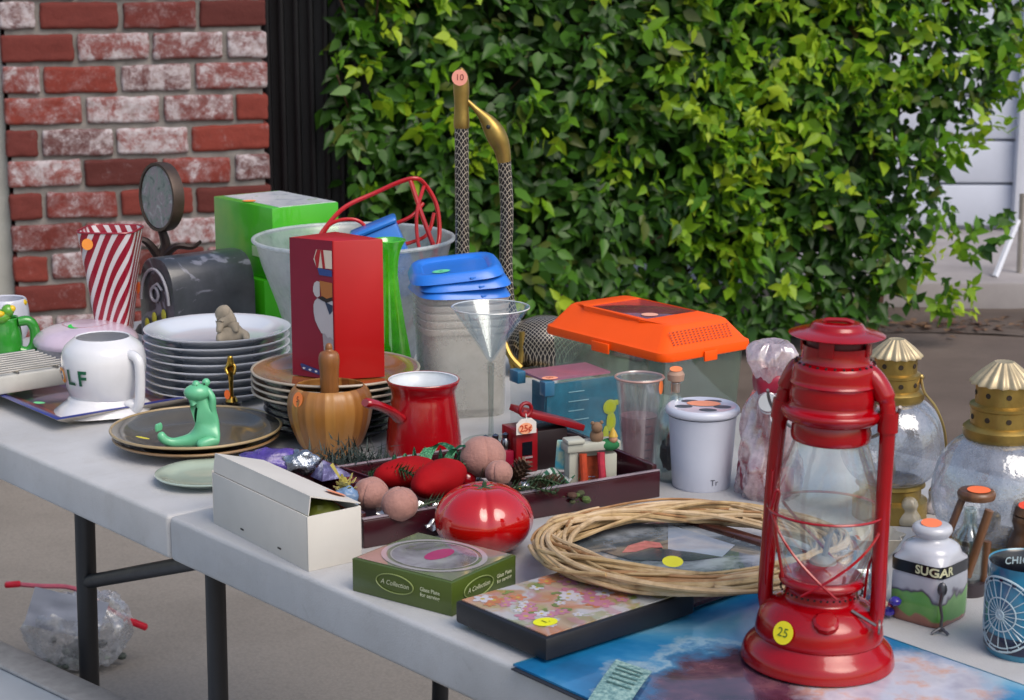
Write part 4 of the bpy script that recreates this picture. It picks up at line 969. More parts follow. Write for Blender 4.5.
# front rim runs (365,552)->(655,500) on the table
q0, q1 = P(364, 549), P(660, 497); e_ = (q1-q0).normalized(); f_ = Vector((-e_.y, e_.x, 0)); TL = (q1-q0).length; TD = .185
t = thing('lacquer_tray', 'deep maroon lacquered tray full of christmas ornaments', 'tray', q0, atan2(e_.y, e_.x)); TR_ = t
k_ = .006; hh = .028
g = MB(); g.box(0, TL, 0, k_, .0, hh); g.box(0, TL, TD-k_, TD, 0, hh); g.box(0, k_, k_+.0002, TD-k_-.0002, 0, hh+.006); g.box(TL-k_, TL, k_+.0002, TD-k_-.0002, 0, hh+.006); g.build('sides', mar, t, bevel=.0012)
g = MB(); g.box(k_, TL-k_, k_, TD-k_, .001, .005); g.build('bottom', mat('tray bottom', '#1a0c12', .4), t)
rm = mat('rim highlight', '#8c8088', .25, coat=.5, var=.3)  # grey highlight along the tray rim, put into its colour
g = MB(); g.box(0, TL, .0006, k_-.0006, hh+.0002, hh+.0018); g.box(0, TL, TD-k_+.0006, TD-.0006, hh+.0002, hh+.0018); g.build('rim', rm, t, bevel=.0005)
crump = lambda q: 1+.25*noise.noise(q*2.2)+.12*noise.noise(q*6)
def crumple(name, label, cat, px, py, z, r, sc, m, par=None, seed=0, seg=28, fn=None, group=None):
    B = Base(px, py, z); o = MB(); off = Vector((seed*3.1, seed, 0)); o.ball((0, 0, r*sc[2]), r, sc, seg=seg, fn=fn or (lambda q: 1+.28*noise.noise(q*1.8+off)+.16*noise.noise(q*5+off)+.08*noise.noise(q*11+off)))
    ob = o.build(name, m, None, ang=60); put(ob, label, cat, B, group=group); return ob
# silvery gift film inside tray (front left)
def silver_fn(t_): return ramp(t_, noise_tex(t_, 30, 4, .6), [(.3, '#5a5f66'), (.6, '#9aa0a8'), (.8, '#c8ccd2')])
sil = mat('silver foil', '#a8acb4', .15, metal=.9, var=.3, vs=60, bmp=.9, bs=90, bd=.004)
B = Base(420, 534); g = MB()
g.sheet(lambda u, v: ((u-.5)*.085, (v-.5)*.03, .012+.014*v+.010*noise.noise(Vector((u*7, v*6, 3)))), 30, 14); ob = g.build('cellophane', clear('crinkled film', '#d8dcdc', .3, .5, '#8a9498', .1), None, ang=80); put(ob, 'crumpled clear cellophane under the brown pompoms in the tray', 'cellophane', B)
# velvet and fabric balls
pk = mat('dusty pink fabric', '#a1766c', .9, var=.1, vs=300, bmp=.8, bs=350, sheen=.15, bd=.001)
def dimple(sd):
    off = Vector((sd*7, sd, 2))
    def f(q):
        a = atan2(q.y, q.x); r = sqrt(q.x**2+q.y**2); return 1-.085*math.exp(-((sin(a*1.5+sd))/.10)**2)*min(1, r*1.4)-.10*math.exp(-(r/.18)**2)*(q.z > 0)+.04*noise.noise(q*2+off)
    return f
for i, (px, py, hw, z, lab) in enumerate(((371, 507, 17.5, .020, 'brownish pink fabric ball, left one of the pair beside the yellow bow'), (400, 520, 18.5, .020, 'brownish pink fabric ball right of its twin, in front of red velvet fruit'), (483, 478, 23, .025, 'brownish pink fabric ball at the back of the tray by the red pot'), (499, 486, 14, .026, 'small pink fabric ball partly hidden behind the red tomato'))):
    B = Base(px, py, TZ+z); r = B.r(hw); o = MB(); o.ball((0, 0, r*.93), r, (1, 1, .93), seg=64, fn=dimple(i), M=Matrix.Rotation(.3-.2*i, 4, 'X'))
    ob = o.build('fabric_ball', pk, None); put(ob, lab, 'ornament', B, group='pink fabric balls')
    t = ob
vel = mat('red velvet', '#94000a', .75, var=.15, vs=25, bmp=.4, bs=400, sheen=0, spec=.2)
for i, (x0, y0, x1, y1, r, lab) in enumerate(((375, 492, 438, 482, 17, 'red velvet roll lying behind the pink fabric balls'), (416, 506, 462, 487, 20, 'larger red velvet roll lying between the pink balls and the tomato'))):
    a, b_ = P(x0, y0, TZ+.022), P(x1, y1, TZ+.022); t = thing('velvet_ornament', lab, 'ornament', a, 0, 'red velvet ornaments'); dd = b_-a; R_ = r*.00101
    n_ = 12; pts = [dd*(k/n_)+Vector((0, 0, R_)) for k in range(n_+1)]; rad = [R_*max(.15, (1-abs(2*k/n_-1)**3.2))**.5 for k in range(n_+1)]
    g = MB(); hl = dd.length/2; off_ = Vector((i*5, 2, 1)); g.ball((0, 0, 0), R_, (hl/R_, 1, .92), seg=48, fn=lambda q: (1+.12*(1-q.z*q.z)*0)+.05*noise.noise(Vector((q.x*3, q.y*1.5, q.z*1.5))+off_)-.05*math.exp(-((q.x-.55)/.05)**2), M=T(dd.x/2, dd.y/2, R_*.92) @ RZ(atan2(dd.y, dd.x))); g.build('body', vel, t, ang=70)
    g = MB(); g.sheet(lambda u, v: dd*(1.0+.12*v)+Vector((0, 0, R_))+Vector((.022*cos(u*6.28)*(1-.3*v), .018*sin(u*6.28), .018*sin(u*6.28)+.006*noise.noise(Vector((u*9, v*9, i))))) , 24, 3); g.build('leaf_cuff', mat('green foil', '#1d5a3c', .25, metal=.5, var=.4, vs=60, bmp=.6, bd=.003), t)
# green foil ribbon along the back of the tray
gf = mat('green foil', '#1d5a3c', .25)
for i, (xa, ya, xb, yb) in enumerate(((392, 474, 430, 466), (438, 470, 476, 462))):
    a, b_ = P(xa, ya, TZ+.03), P(xb, yb, TZ+.03); dd = b_-a; o = MB()
    o.sheet(lambda u, v: dd*u+Vector((0, (v-.5)*.03, .012*sin(v*3.1)+.012*noise.noise(Vector((u*8, v*5, i*4)))+.006*sin(u*24))), 40, 10)
    ob = o.build('foil_ribbon', gf, None, ang=60); put(ob, ['dark green foil ribbon at the back rim of the tray, left piece', 'shiny green foil ribbon beside the fabric ball at the back of the tray'][i], 'ribbon', a, 0)
# dark bristly garland behind
rg = np.random.default_rng(2); B = Base(352, 484, TZ+.0); o = MB()
for i in range(1800):
    x = rg.normal(0, .022); y = rg.normal(.01, .018); z0 = abs(rg.normal(.006, .012)); d = rg.normal(0, 1, 3); d[2] = abs(d[2]); d /= np.linalg.norm(d)
    p0 = Vector((x, y, z0)); p1 = p0+Vector(d)*.016; sd = Vector(d).cross(Vector((0, 0, 1))); sd = sd.normalized()*.0012
    o.add([p0-sd, p0+sd, p1], [(0, 1, 2)])
o.tube([(-.05, .01, .008), (0, .014, .012), (.05, .012, .008)], .004, 8)
ob = o.build('garland', mat('dark tinsel', '#27342e', .6, var=.4), None); put(ob, 'dark green bristly garland beside the foot of the mortar', 'garland', B)
# purple bag, silver foil sweets, lilac box
crumple('purple_bag', 'crinkled purple cellophane bag behind the white cardboard box', 'bag', 272, 472, TZ+.03, .030, (1.1, .6, .42), mat('purple film', '#4d3a8c', .2, var=.4, vs=40, coat=.6, bmp=.6, bd=.004), seed=1)
crumple('foil_parcel', 'ball of crumpled silver foil next to the purple bag', 'foil', 301, 474, TZ+.03, .017, (1.1, .7, .75), sil, seed=2, seg=36)
b0 = Rect((322, 482), (312, 476), (352, 475), z=TZ+.030)
o = MB(); o.add([(0, 0, 0), (b0.w, 0, 0), (b0.w*.9, b0.d, 0), (0, b0.d, 0), (.002, 0, .014), (.012, b0.d*.7, .018), (b0.w*.9, b0.d*.7, .004)], [(0, 3, 2, 1), (0, 1, 6, 5, 4), (0, 4, 5, 3), (3, 5, 6, 2), (1, 2, 6)])
ob = o.build('lilac_parcel', paintmat('lilac print', lambda t_: ramp(t_, noise_tex(t_, 90, 4, .7), [(.4, '#4a4468'), (.55, '#6c6690'), (.65, '#a8a8c8')]), .3, .4), None, bevel=.001); put(ob, 'small lilac printed parcel in front of the mortar', 'parcel', b0.loc, b0.rot)
o = MB(); a, b_ = P(296, 488, TZ+.045), P(350, 512, TZ+.040); dd = b_-a; sd = Vector((-dd.y, dd.x, 0)).normalized()*.006
o.add([-sd, sd, dd+sd, dd-sd], [(0, 1, 2, 3)]); o.add([-sd+Vector((0, 0, .004)), sd+Vector((0, 0, .004)), dd+sd+Vector((0, 0, .004)), dd-sd+Vector((0, 0, .004))], [(0, 1, 2, 3)])
ob = o.build('orange_label_strip', mat('orange strip', '#c8643c', .5, var=.3, vs=50), None, solid=.001); put(ob, 'narrow orange and white card strip between white box and maroon tray', 'label', a, 0)
# dark box interior base below these goods (left part of the maroon tray)
b0 = Rect((352, 512), (268, 478), (375, 506)); t = thing('lacquer_box', 'small open maroon lacquered box behind the white box', 'box', b0.loc, b0.rot); w_, d_ = b0.w, b0.d; 
g = MB(); g.box(0, .004, 0, d_, 0, .030); g.box(.0042, w_, 0, .004, 0, .030); g.box(w_, w_+.003, 0, d_, 0, .0295); g.box(.0042, w_, d_-.004, d_, 0, .030); g.box(.0042, w_-.0002, .0042, d_-.0042, 0.001, .026); g.build('box', mar, t, bevel=.0008)
# yellow bow with blue tag
B = Base(345, 502, TZ+.030); o = MB(); random.seed(9)
for i in range(30):
    a = random.uniform(0, 6.3); e = random.uniform(-.1, 1.5); l = random.uniform(.008, .016); d = Vector((cos(a)*cos(e), sin(a)*cos(e), sin(e))); s_ = d.cross(Vector((0, .3, 1))).normalized()*.0028
    c = Vector((0, 0, .016)); q = [c+d*l*k/4+Vector((0, 0, .002*sin(k*1.6))) for k in range(5)]
    for k in range(4): o.add([q[k]-s_, q[k]+s_, q[k+1]+s_*(.9-.2*k), q[k+1]-s_*(.9-.2*k)], [(0, 1, 2, 3)])
o.add([Vector((-.004, 0, .022)), Vector((-.001, 0, .020)), Vector((-.011, 0, .040)), Vector((-.014, 0, .038))], [(0, 1, 2, 3)])
ob = o.build('yellow_bow', mat('yellow ribbon', '#b8ac5c', .4, var=.15), None, solid=.0004); put(ob, 'pale yellow ribbon bow beside the pink fabric balls', 'bow', B)
crumple('blue_parcel', 'small light blue crinkled wrapper below the yellow bow', 'wrapper', 346, 509, TZ+.026, .012, (1.1, .7, .9), mat('blue wrapper', '#6a86a8', .3, var=.4, vs=90, bmp=.5), seed=5)

# tomato
B = Base(484, 551); z = B.h; R0 = B.r(49.5); t = thing('tomato', 'large glossy red ceramic tomato in front of the tray', 'tomato', B)
top = z(486)
def tf(q):
    a = atan2(q.y, q.x); r = sqrt(q.x**2+q.y**2); k = 1
    k -= .06*math.exp(-((sin(a*2.5+.6))/.26)**2)*min(1, r*1.2)*(.35+.65*max(0, q.z))
    if q.z > 0: k -= .10*math.exp(-(r/.30)**2)
    return k
g = MB(); g.ball((0, 0, top*.50), R0, (1, 1, top*.54/R0), seg=120, fn=tf); g.build('body', mat('tomato glaze', '#b00608', .10, var=.04, coat=.9, bmp=0), t, ang=80)
gm = mat('stalk green', '#2c4a2c', .4, coat=.3, var=.3)
g = MB()
for k in range(5):
    a = k*2*pi/5+.4; g.tube([(0, 0, top-.003), (.008*cos(a), .008*sin(a), top-.001), (.019*cos(a), .019*sin(a), top-.003)], [.0022, .0018, .0006], 6)
g.tube([(0, 0, top-.004), (.001, 0, top+.004)], [.0024, .002], 8); g.build('calyx', gm, t)

# bird-house like red barn ornament
B = Base(541, 474, TZ+.006); t = thing('red_house_ornament', 'little red wooden house ornament with a white price tag reading 25¢', 'ornament', B, rot=B.rot+radians(28))
ro = mat('red painted wood', '#8a0a16', .35, coat=.3, var=.15); z = B.h; m_ = B.m; dr = mat('dark wood', '#1c0c10', .5)
hw_ = .0135; hz_ = z(428)
g = MB(); g.box(-.030, -.004, 0, .035, .004, hz_); g.build('block', ro, t, bevel=.001)
g = MB(); g.box(-.004+.0003, .034, .003, .034, .004, hz_*.92); g.build('wing', dr, t, bevel=.001)
g = MB(); g.box(-.023, -.011, -.0006, .002, hz_*.45, hz_*.74); g.build('window', mat('window dark', '#12141c', .2), t)
g = MB(); g.box(-.023, -.011, -.0016, -.0008, hz_*.39, hz_*.43); g.build('sill', mat('sill pale', '#9a8a8c', .5), t)
g = MB(); g.box(-.070, .036, -.003, .038, -.001, .0035); g.build('base', mat('snow white', '#a8a4a8', .6), t, bevel=.001)
g = MB(); M_ = T(-.016, .016, z(412)) @ Matrix.Rotation(radians(19), 4, 'Y'); g.box(-.006, .074, -.016, .016, -.004, .003, 0, M_); g.build('roof', ro, t, bevel=.001)
g = MB(); g.tube([(-.020+.007*cos(a), -.002, z(407)+.007*sin(a)) for a in [k*pi/8 for k in range(16)]], .0022, 8, closed=True); g.build('hanging_ring', ro, t)
g = MB(); g.prism([(-.069, .004), (-.0305, .004), (-.0305, .03), (-.069, .03)], .004, z(448)); g.build('annex', mat('raspberry wood', '#8c1030', .35, coat=.4), t, bevel=.0015)
g = MB()
for x_ in (-.060, -.048, -.036): g.lathe([(0, z(448)), (.0045, z(448)), (.005, z(440)), (.003, z(437)), (.0038, z(433)), (0, z(431))], 14, M=T(x_, .014, 0))
g.build('silver_cups', mat('silver', '#8c8c92', .25, metal=1), t)
g = MB(); tz = z(425); P_ = [(-.033, -.006, tz-.006), (-.009, -.006, tz-.006), (-.009, -.006, tz+.006), (-.015, -.006, tz+.011), (-.027, -.006, tz+.011), (-.033, -.006, tz+.006)]
g.add(P_, [tuple(range(6))]); g.build('price_tag', mat('tag card', '#d8d2cc', .6, var=.04), t, solid=.0005)
g = MB(); g.tube([(-.021, -.0062, tz+.008), (-.0205, -.004, tz+.016)], .0006, 5); g.build('string', mat('white string', '#c8c4c0', .8), t)
g = MB(); g.add([(-.0225+.0085*cos(a), -.0071, tz+.0005+.0062*sin(a)) for a in [k*pi/10 for k in range(20)]], [tuple(range(20))]); g.build('price_sticker', mat('sticker#e8a27c', '#e8a27c', .6, bmp=0), t)
lettering(t, '25¢', .010, lambda x, y: Vector((-.0225+x, -.0076, tz+.0005+y)), mat('ink#b8401c', '#b8401c', .6, bmp=0), bold=.02)
# small cyan/white paper bit behind
B2 = Base(566, 470, TZ+.03); o = MB(); o.prism([(-.012, 0), (.004, 0), (.004, .003), (-.012, .003)], 0, .032, taper=.7); ob = o.build('paper_house', paintmat('house card', lambda t_: ramp(t_, noise_tex(t_, 60, 3), [(.4, '#4aa0b4'), (.55, '#a8b8a0'), (.65, '#c8b49a')]), .5, 0), None, bevel=.001)
put(ob, 'tiny turquoise and cream painted house behind the red roof', 'ornament', B2)

# white mantelpiece ornament
B = Base(594, 492, TZ+.008); z = B.h; t = thing('mantel_ornament', 'white fireplace ornament hung with red stockings, teddy bear on top', 'ornament', B, rot=B.rot+radians(22)); wm = mat('ivory resin', '#a9aa9e', .45, var=.1, coat=.2, bmp=.3)
g = MB(); g.box(-.028, -.017, 0, .016, 0, z(447)); g.box(.010, .026, 0, .016, 0, z(455)); g.box(-.0168, .0098, .010, .016, 0, z(452)); g.build('columns', wm, t, bevel=.002)
g = MB(); g.box(-.031, .029, -.003, .018, z(447)-.004, z(441)-.001); g.box(-.032, -.012, -.006, .012, z(441)-.0008, z(437)); g.build('mantel_shelf', wm, t, bevel=.002)
g = MB(); g.box(-.0165, .0095, .006, .0098, .001, z(458)); g.build('firebox', mat('fire orange', '#8a3416', .6, var=.5, vs=120), t)
st_ = mat('stocking red', '#a83a18', .6, var=.3, vs=100); sp_ = mat('stocking pink', '#a8283c', .6, var=.3, vs=100)
for x_, m__ in ((-.014, st_), (.006, sp_)):
    g = MB(); g.tube([(x_, -.003, z(452)), (x_, -.005, z(465)), (x_+.001, -.006, z(476)), (x_-.004, -.008, z(483))], [.0042, .0040, .0042, .003], 10); g.build('stocking', m__, t)
g = MB(); g.box(.007, .016, -.010, -.003, 0, .012); g.ball((-.002, -.008, .006), .006, seg=10); g.build('gift', mat('gift yellow', '#a8802c', .5), t, bevel=.001)
g = MB(); g.ball((.004, .004, z(441)+.004), .0075, (1, .9, 1.1), seg=14); g.ball((.003, .001, z(441)+.014), .006, seg=14); g.ball((-.002, .001, z(441)+.019), .0022, seg=8); g.ball((.008, .001, z(441)+.019), .0022, seg=8); g.build('teddy_bear', mat('teddy brown', '#7a5f48', .9), t)
g = MB(); g.ball((.018, .002, z(450)+.004), .0085, (1.5, .9, .8), seg=14); g.build('green_scarf', mat('green felt', '#1f6a3c', .8), t)
g = MB(); g.ball((.020, -.002, z(450)+.011), .0048, seg=12); g.build('elf_head', mat('doll skin', '#b98a6c', .6), t)
g = MB(); g.lathe([(.0052, 0), (.003, .005), (0, .010)], 12, M=T(.020, -.002, z(450)+.0135)); g.build('elf_hat', mat('gold yellow', '#b89430', .5), t)
g = MB(); g.box(-.034, .034, -.014, .018, -.002, -.0002); g.build('plinth', wm, t, bevel=.0008)
# fir sprigs and baubles filling the tray
frm = mat('fir needles', '#26401c', .6, var=.4, vs=60)
for i, (px, py, z0_, rot_, L_, lab) in enumerate(((448, 476, .034, .4, .075, 'green fir sprig between the red pot and the red velvet rolls'), (396, 482, .034, -.6, .07, 'green fir sprig tucked behind the left velvet roll'), (521, 500, .022, .2, .07, 'green fir sprig right behind the ceramic tomato'), (540, 492, .020, .1, .05, 'green fir sprig lying over the pinecones in the tray'), (437, 515, .022, .3, .06, 'green fir sprig left of the tomato inside the tray'))):
    B = Base(px, py, TZ+z0_); rq = random.Random(i+20); o = MB(); q = crv([(-L_/2, 0, .004), (0, .006, .012), (L_/2, -.002, .006)], 8); o.tube(q, .0013, 5)
    for p_ in q:
        for j in range(12):
            a = rq.uniform(0, 6.3); d = Vector((.55, cos(a)*.8, sin(a)*.8)); c = Vector(p_); s_ = d.cross(Vector((.2, .1, 1))).normalized()*.0009; l = rq.uniform(.008, .014); o.add([c-s_, c+s_, c+d*l], [(0, 1, 2)])
    ob = o.build('fir_sprig', frm, None); put(ob, lab, 'sprig', B, rot=rot_)
for i, (px, py, z0_, r_, m__, lab) in enumerate(((467, 488, .016, .010, mat('bauble red', '#8c0614', .15, coat=.8), 'small shiny red bauble between velvet roll and fabric ball'), (452, 474, .026, .008, mat('bauble silver', '#a8a8ac', .15, metal=.9), 'small silver bauble at the back of the tray by the red pot'), (382, 498, .008, .007, mat('bauble green', '#1f5a34', .15, coat=.8), 'tiny green bauble between the pink ball and red velvet roll'), (563, 498, .008, .008, mat('bauble red', '#8c0614'), 'small red bauble near the pinecones at the tray front'), (507, 503, .010, .009, mat('bauble gold', '#b08a3c', .2, metal=.9), 'small gold bauble directly behind the tomato'), (430, 522, .012, .008, mat('bauble green', '#1f5a34'), 'green bauble just left of the tomato'), (468, 474, .024, .007, mat('bauble gold', '#b08a3c'), 'tiny gold bauble at the foot of the back fabric ball'), (524, 494, .018, .007, mat('bauble silver', '#a8a8ac'), 'small silver bauble in front of the left pinecone'))):
    B = Base(px, py, TZ+z0_); t = thing('bauble', lab, 'bauble', B); g = MB(); g.ball((0, 0, r_), r_, seg=24); g.build('ball', m__, t); g = MB(); g.lathe([(0, 0), (.0025, 0), (.0025, .003), (0, .003)], 12, M=T(0, 0, r_*2-.0006)); g.build('cap', mat('silver', '#8c8c92'), t)
# pinecones, flowers, ribbon
def cone(px, py, z0, r, tilt, lab):
    B = Base(px, py, TZ+z0); o = MB(); o.ball((0, 0, r), r*.6, (1, 1, 1.3), seg=10)
    M0 = T(0, 0, r) @ Matrix.Rotation(tilt, 4, 'Y')
    for k in range(64):
        h = k/64; a = k*2.4; rr = r*(.95*sin(pi*(.12+.80*h))**.8); zz = r*(-1.0+2.1*h)
        d = Vector((cos(a), sin(a), .55)); c = Vector((rr*.55*cos(a), rr*.55*sin(a), zz)); s_ = Vector((-sin(a), cos(a), 0))*r*.20; tip = c+d*r*.42
        o.add([c-s_, c+s_, tip+s_*.7, tip-s_*.7, c-s_+Vector((0, 0, -r*.12)), c+s_+Vector((0, 0, -r*.12))], [(0, 1, 2, 3), (4, 5, 2, 3)], 0, M0)
    ob = o.build('pinecone', mat('pine cone', '#5a4232', .7, var=.35, vs=120), None); put(ob, lab, 'pinecone', B, group='pinecones in the tray')
cone(519, 484, .014, .0125, .5, 'pinecone left of the red house ornament, behind the tomato')
cone(536, 498, .010, .012, 1.3, 'pinecone lying lowest, close to the front rim of the tray')
cone(552, 492, .010, .011, 1.6, 'small pinecone between the other cones and the white mantel ornament')
o = MB()
for k in range(14):
    u0 = k/14
    o.sheet(lambda u, v: ((u0+u/14)*.05-.025, (v-.5)*.022, .006+.007*sin((u0+u/14)*7)*cos(v*3)+.003*v), 3, 6, mi=k % 2)
ob = o.build('striped_ribbon', [mat('ribbon white', '#b4b8b4', .4), mat('ribbon green', '#2a5c44', .4)], None, ang=80); put(ob, 'green and white striped ribbon bow between pinecones and red house', 'ribbon', Base(549, 486, TZ+.018), rot=.5)
g_ = random.Random(3); o = MB(); B = Base(575, 490, TZ+.007)
for k in range(26): o.ball((g_.uniform(-.018, .018), g_.uniform(-.007, .007), g_.uniform(.004, .018)), g_.uniform(.003, .006), (1, 1, .6), seg=8, mi=g_.choice([0, 0, 1, 2]))
ob = o.build('dried_flowers', [mat('lilac petals', '#77748c', .8, var=.3), mat('green bits', '#4a5c2c', .8), mat('pink petals', '#8c5460', .8)], None); put(ob, 'cluster of lilac and green artificial flowers at the front of the tray', 'flowers', B)
o = MB()
for k in range(30): o.ball((g_.uniform(-.045, .045), g_.uniform(-.006, .006), g_.uniform(.004, .014)), g_.uniform(.003, .006), (1, 1, .7), seg=8, mi=g_.choice([0, 1, 2, 0]))
ob = o.build('potpourri', [mat('olive moss', '#3c4028', .9, var=.4), mat('brown bits', '#4a3226', .8), mat('green bits', '#4a5c2c')], None); put(ob, 'dried moss and bits lying along the inside of the tray front', 'potpourri', Base(545, 506, TZ+.006), kind=None) if 0 else props(put(ob, 'dried moss and bits lying along the inside of the tray front', 'potpourri', Base(545, 506, TZ+.006)), None, None, None, 'stuff')

# clear box with blue insert
b0 = Rect((545, 456), (508, 440), (624, 445)); h_ = b0.h(383); w_, d_ = b0.w, max(b0.d, .05)
t = thing('blue_boxed_gift', 'clear plastic box with blue printed card and pink lid panel', 'box', b0.loc, b0.rot)
g = MB(); g.box(0, w_, 0, d_, 0, h_); g.build('clear_box', clear('box plastic', '#fafcfc', .02, .08, '#c8d8e0', .05, .15), t, bevel=.001)
def tealfn(t_):
    a = ramp(t_, noise_tex(t_, 30, 4, .6), [(.3, '#0a4a60'), (.6, '#14647c'), (.8, '#2a8096')]); return a
g = MB(); g.box(.003, w_-.002, .0015, .004, .002, h_-.003); g.box(.0015, .0035, .0042, d_*.4, .002, h_-.003); g.build('card', paintmat('teal card', tealfn, .4, .3), t)
g = MB(); g.box(.01, w_-.005, d_*.25, d_-.006, h_-.004, h_-.0015); g.build('lid_panel', mat('pink panel', '#a86a80', .3, coat=.6, var=.12), t)
g = MB(); g.box(-.0008, .012, -.0008, .012, h_-.016, h_+.0006); g.build('corner_cap', mat('blue cap', '#2a6484', .3, coat=.5), t, bevel=.001)
g = MB(); g.box(-.0008, .01, d_-.02, d_+.0006, h_-.014, h_+.0005); g.build('corner_cap', mat('blue cap', '#2a6484'), t, bevel=.001)
g = MB()
for k in range(4): g.box(w_*.30, w_*(.5+.06*(k % 2)), .0006, .0012, h_*(.82-.13*k), h_*(.825-.13*k)+.0006)
g.build('print_lines', mat('print pale', '#7aa4b0', .4), t)
g = MB(); x0 = w_*.83; o_ = .0004
g.ball((x0, o_, h_*.55), .009, (1, .06, 1), seg=14); g.ball((x0+.002, o_, h_*.34), .008, (.8, .06, 1.5), seg=14); g.ball((x0-.005, o_, h_*.18), .005, (.8, .06, 2), seg=12); g.ball((x0+.008, o_, h_*.60), .005, (1.3, .06, .7), seg=12)
g.build('yellow_motif', mat('print yellow', '#9aa41e', .4), t)
sticker(t, (.014, .014, h_+.0012), (0, 0, 1), .008, '#f0a080', '50', '#a03018', 1.2)

# plastic tank with orange lid
b0 = Rect((664, 450), (558, 424), (742, 436), d=.16); zr = b0.h(362); w_, d_ = b0.w, b0.d
CL = Rect((664, 363), (546, 331), (752, 346.5), z=TZ+zr)
w2, d2 = CL.w, CL.d
t = thing('pet_tank', 'clear plastic small animal tank with bright orange vented lid', 'tank', CL.loc-Vector((0, 0, zr)), CL.rot)
ins = .008; i2 = ins+.006
g = MB(); g.add([(i2, i2, 0), (w2-i2, i2, 0), (w2-i2, d2-i2, 0), (i2, d2-i2, 0), (ins, ins, zr+.004), (w2-ins, ins, zr+.004), (w2-ins, d2-ins, zr+.004), (ins, d2-ins, zr+.004)], [(0, 3, 2, 1), (0, 1, 5, 4), (1, 2, 6, 5), (2, 3, 7, 6), (3, 0, 4, 7)])
g.build('tank', clear('tank plastic', '#eaf2ec', .07, .2, '#b8c4bc', .05, .22), t, bevel=.004, solid=.0015)
og = mat('orange plastic', '#fa5600', .45, var=.03, vs=15, coat=.05, spec=.3)
h1, h2, h3 = .0, .010, .034; it = .026
def rr_(x0, x1, y0, y1, r, z, n=5):
    o_ = []
    for cx, cy, a in ((x1-r, y0+r, -pi/2), (x1-r, y1-r, 0), (x0+r, y1-r, pi/2), (x0+r, y0+r, pi)):
        for k in range(n+1): o_.append((cx+r*cos(a+k*pi/2/n), cy+r*sin(a+k*pi/2/n), z))
    return o_
wx0, wx1, wy0, wy1 = w2*.16, w2*.80, d2*.30, d2*.78
levels = [rr_(0, w2, 0, d2, .016, zr-.001), rr_(-.001, w2+.001, -.001, d2+.001, .016, zr+.002), rr_(0, w2, 0, d2, .016, zr+.009), rr_(.004, w2-.004, .004, d2-.004, .014, zr+.011), rr_(it-.002, w2-it+.002, it*.8-.002, d2-it*.8+.002, .010, zr+.034), rr_(it+.002, w2-it-.002, it*.8+.002, d2-it*.8-.002, .009, zr+.036), rr_(wx0, wx1, wy0, wy1, .004, zr+.0365), rr_(wx0+.001, wx1-.001, wy0+.001, wy1-.001, .004, zr+.031)]
n_ = len(levels[0]); vs = [v for l in levels for v in l]
g = MB(); g.add(vs, [(i*n_+k, i*n_+(k+1) % n_, (i+1)*n_+(k+1) % n_, (i+1)*n_+k) for i in range(len(levels)-1) for k in range(n_)]); g.build('lid', og, t, solid=.0012, ang=40)
g = MB(); g.box(wx0+.002, wx1-.002, wy0+.002, wy1-.002, zr+.0350, zr+.0358); g.build('lid_window', clear('lid window', '#e0b8c0', .25, .35, '#d08090', .06, .35), t, bevel=.0008)
g = MB(); g.box(wx0+.001, wx1-.001, wy0+.001, wy1-.001, zr+.030, zr+.0305); g.build('hatch_shade_sheet', mat('hatch shade brown', '#4a2f34', .3, coat=.4, var=.3), t)  # dark sheet standing in for the shade in the hatch recess
g = MB()
for r_ in range(6):
    for c_ in range(16):
        x_ = w2*.14+c_*w2*.042; k = .2+.11*r_; g.add([(x_, .004+(it*.8-.006)*k-.0006, zr+.011+.023*k+.0006), (x_+.003, .004+(it*.8-.006)*k-.0006, zr+.011+.023*k+.0006), (x_+.003, .004+(it*.8-.006)*(k+.06)-.0006, zr+.011+.023*(k+.06)+.0006), (x_, .004+(it*.8-.006)*(k+.06)-.0006, zr+.011+.023*(k+.06)+.0006)], [(0, 1, 2, 3)])
g.build('vent_slots', mat('slot orange', '#a03404', .6), t)
g = MB(); g.box(w2*.42, w2*.56, -.004, -.0012, zr-.006, zr+.006); g.build('latch', og, t, bevel=.001)
g = MB(); g.box(-.004, -.0012, d2*.42, d2*.56, zr-.006, zr+.006); g.build('latch', og, t, bevel=.001)
sticker(t, (wx0+.03, wy0+.018, zr+.0362), (0, 0, 1), .010, '#e8a890')

# measuring jug, corked bottle, white cup
B = Base(638, 474); t = thing('measuring_jug', 'tall clear plastic measuring cup with pinkish bottom part', 'jug', B)
pf = B.prof([(15, 474), (16, 466), (19, 430), (21.5, 395), (23.5, 380), (23.8, 376)])
g = MB(); g.lathe(shell(pf, .0016), 44); g.build('cup', clear('jug plastic', '#f4f6f5', .14, .2, '#d8d8d8', .08, .3), t, ang=60)
g = MB(); g.lathe([(0, .004), (B.r(13.5), .005), (B.r(18), B.h(415)), (0, B.h(413))], 32); g.build('contents', clear('pink contents', '#f6dde0', .5, .08, '#dcaab2', .4, .1), t)
g = MB(); rr = B.r(24.2, 377); g.tube([(rr*cos(k*pi/24), rr*sin(k*pi/24), B.h(377)) for k in range(48)], .0013, 6, closed=True); g.build('rim', mat('pinkish rim', '#b08a80', .3, coat=.5), t)
g = MB()
for k in range(7):
    a = radians(-70); r_ = B.r(15.5+k*.8); z_ = B.h(462-k*8); g.tube([((r_+.001)*cos(a+d), (r_+.001)*sin(a+d), z_) for d in (0, .15, .3 if k % 2 else .45)], .0006, 5)
g.build('graduations', mat('grey print', '#50505a', .5), t)
sticker(t, (B.r(21), -B.r(12), B.h(384)), (.9, -.5, 0), .008, '#f07c3c', sx=.6)
B = Base(674, 478); t = thing('corked_bottle', 'small clear glass bottle with stopper and orange sticker behind white cup', 'bottle', B)
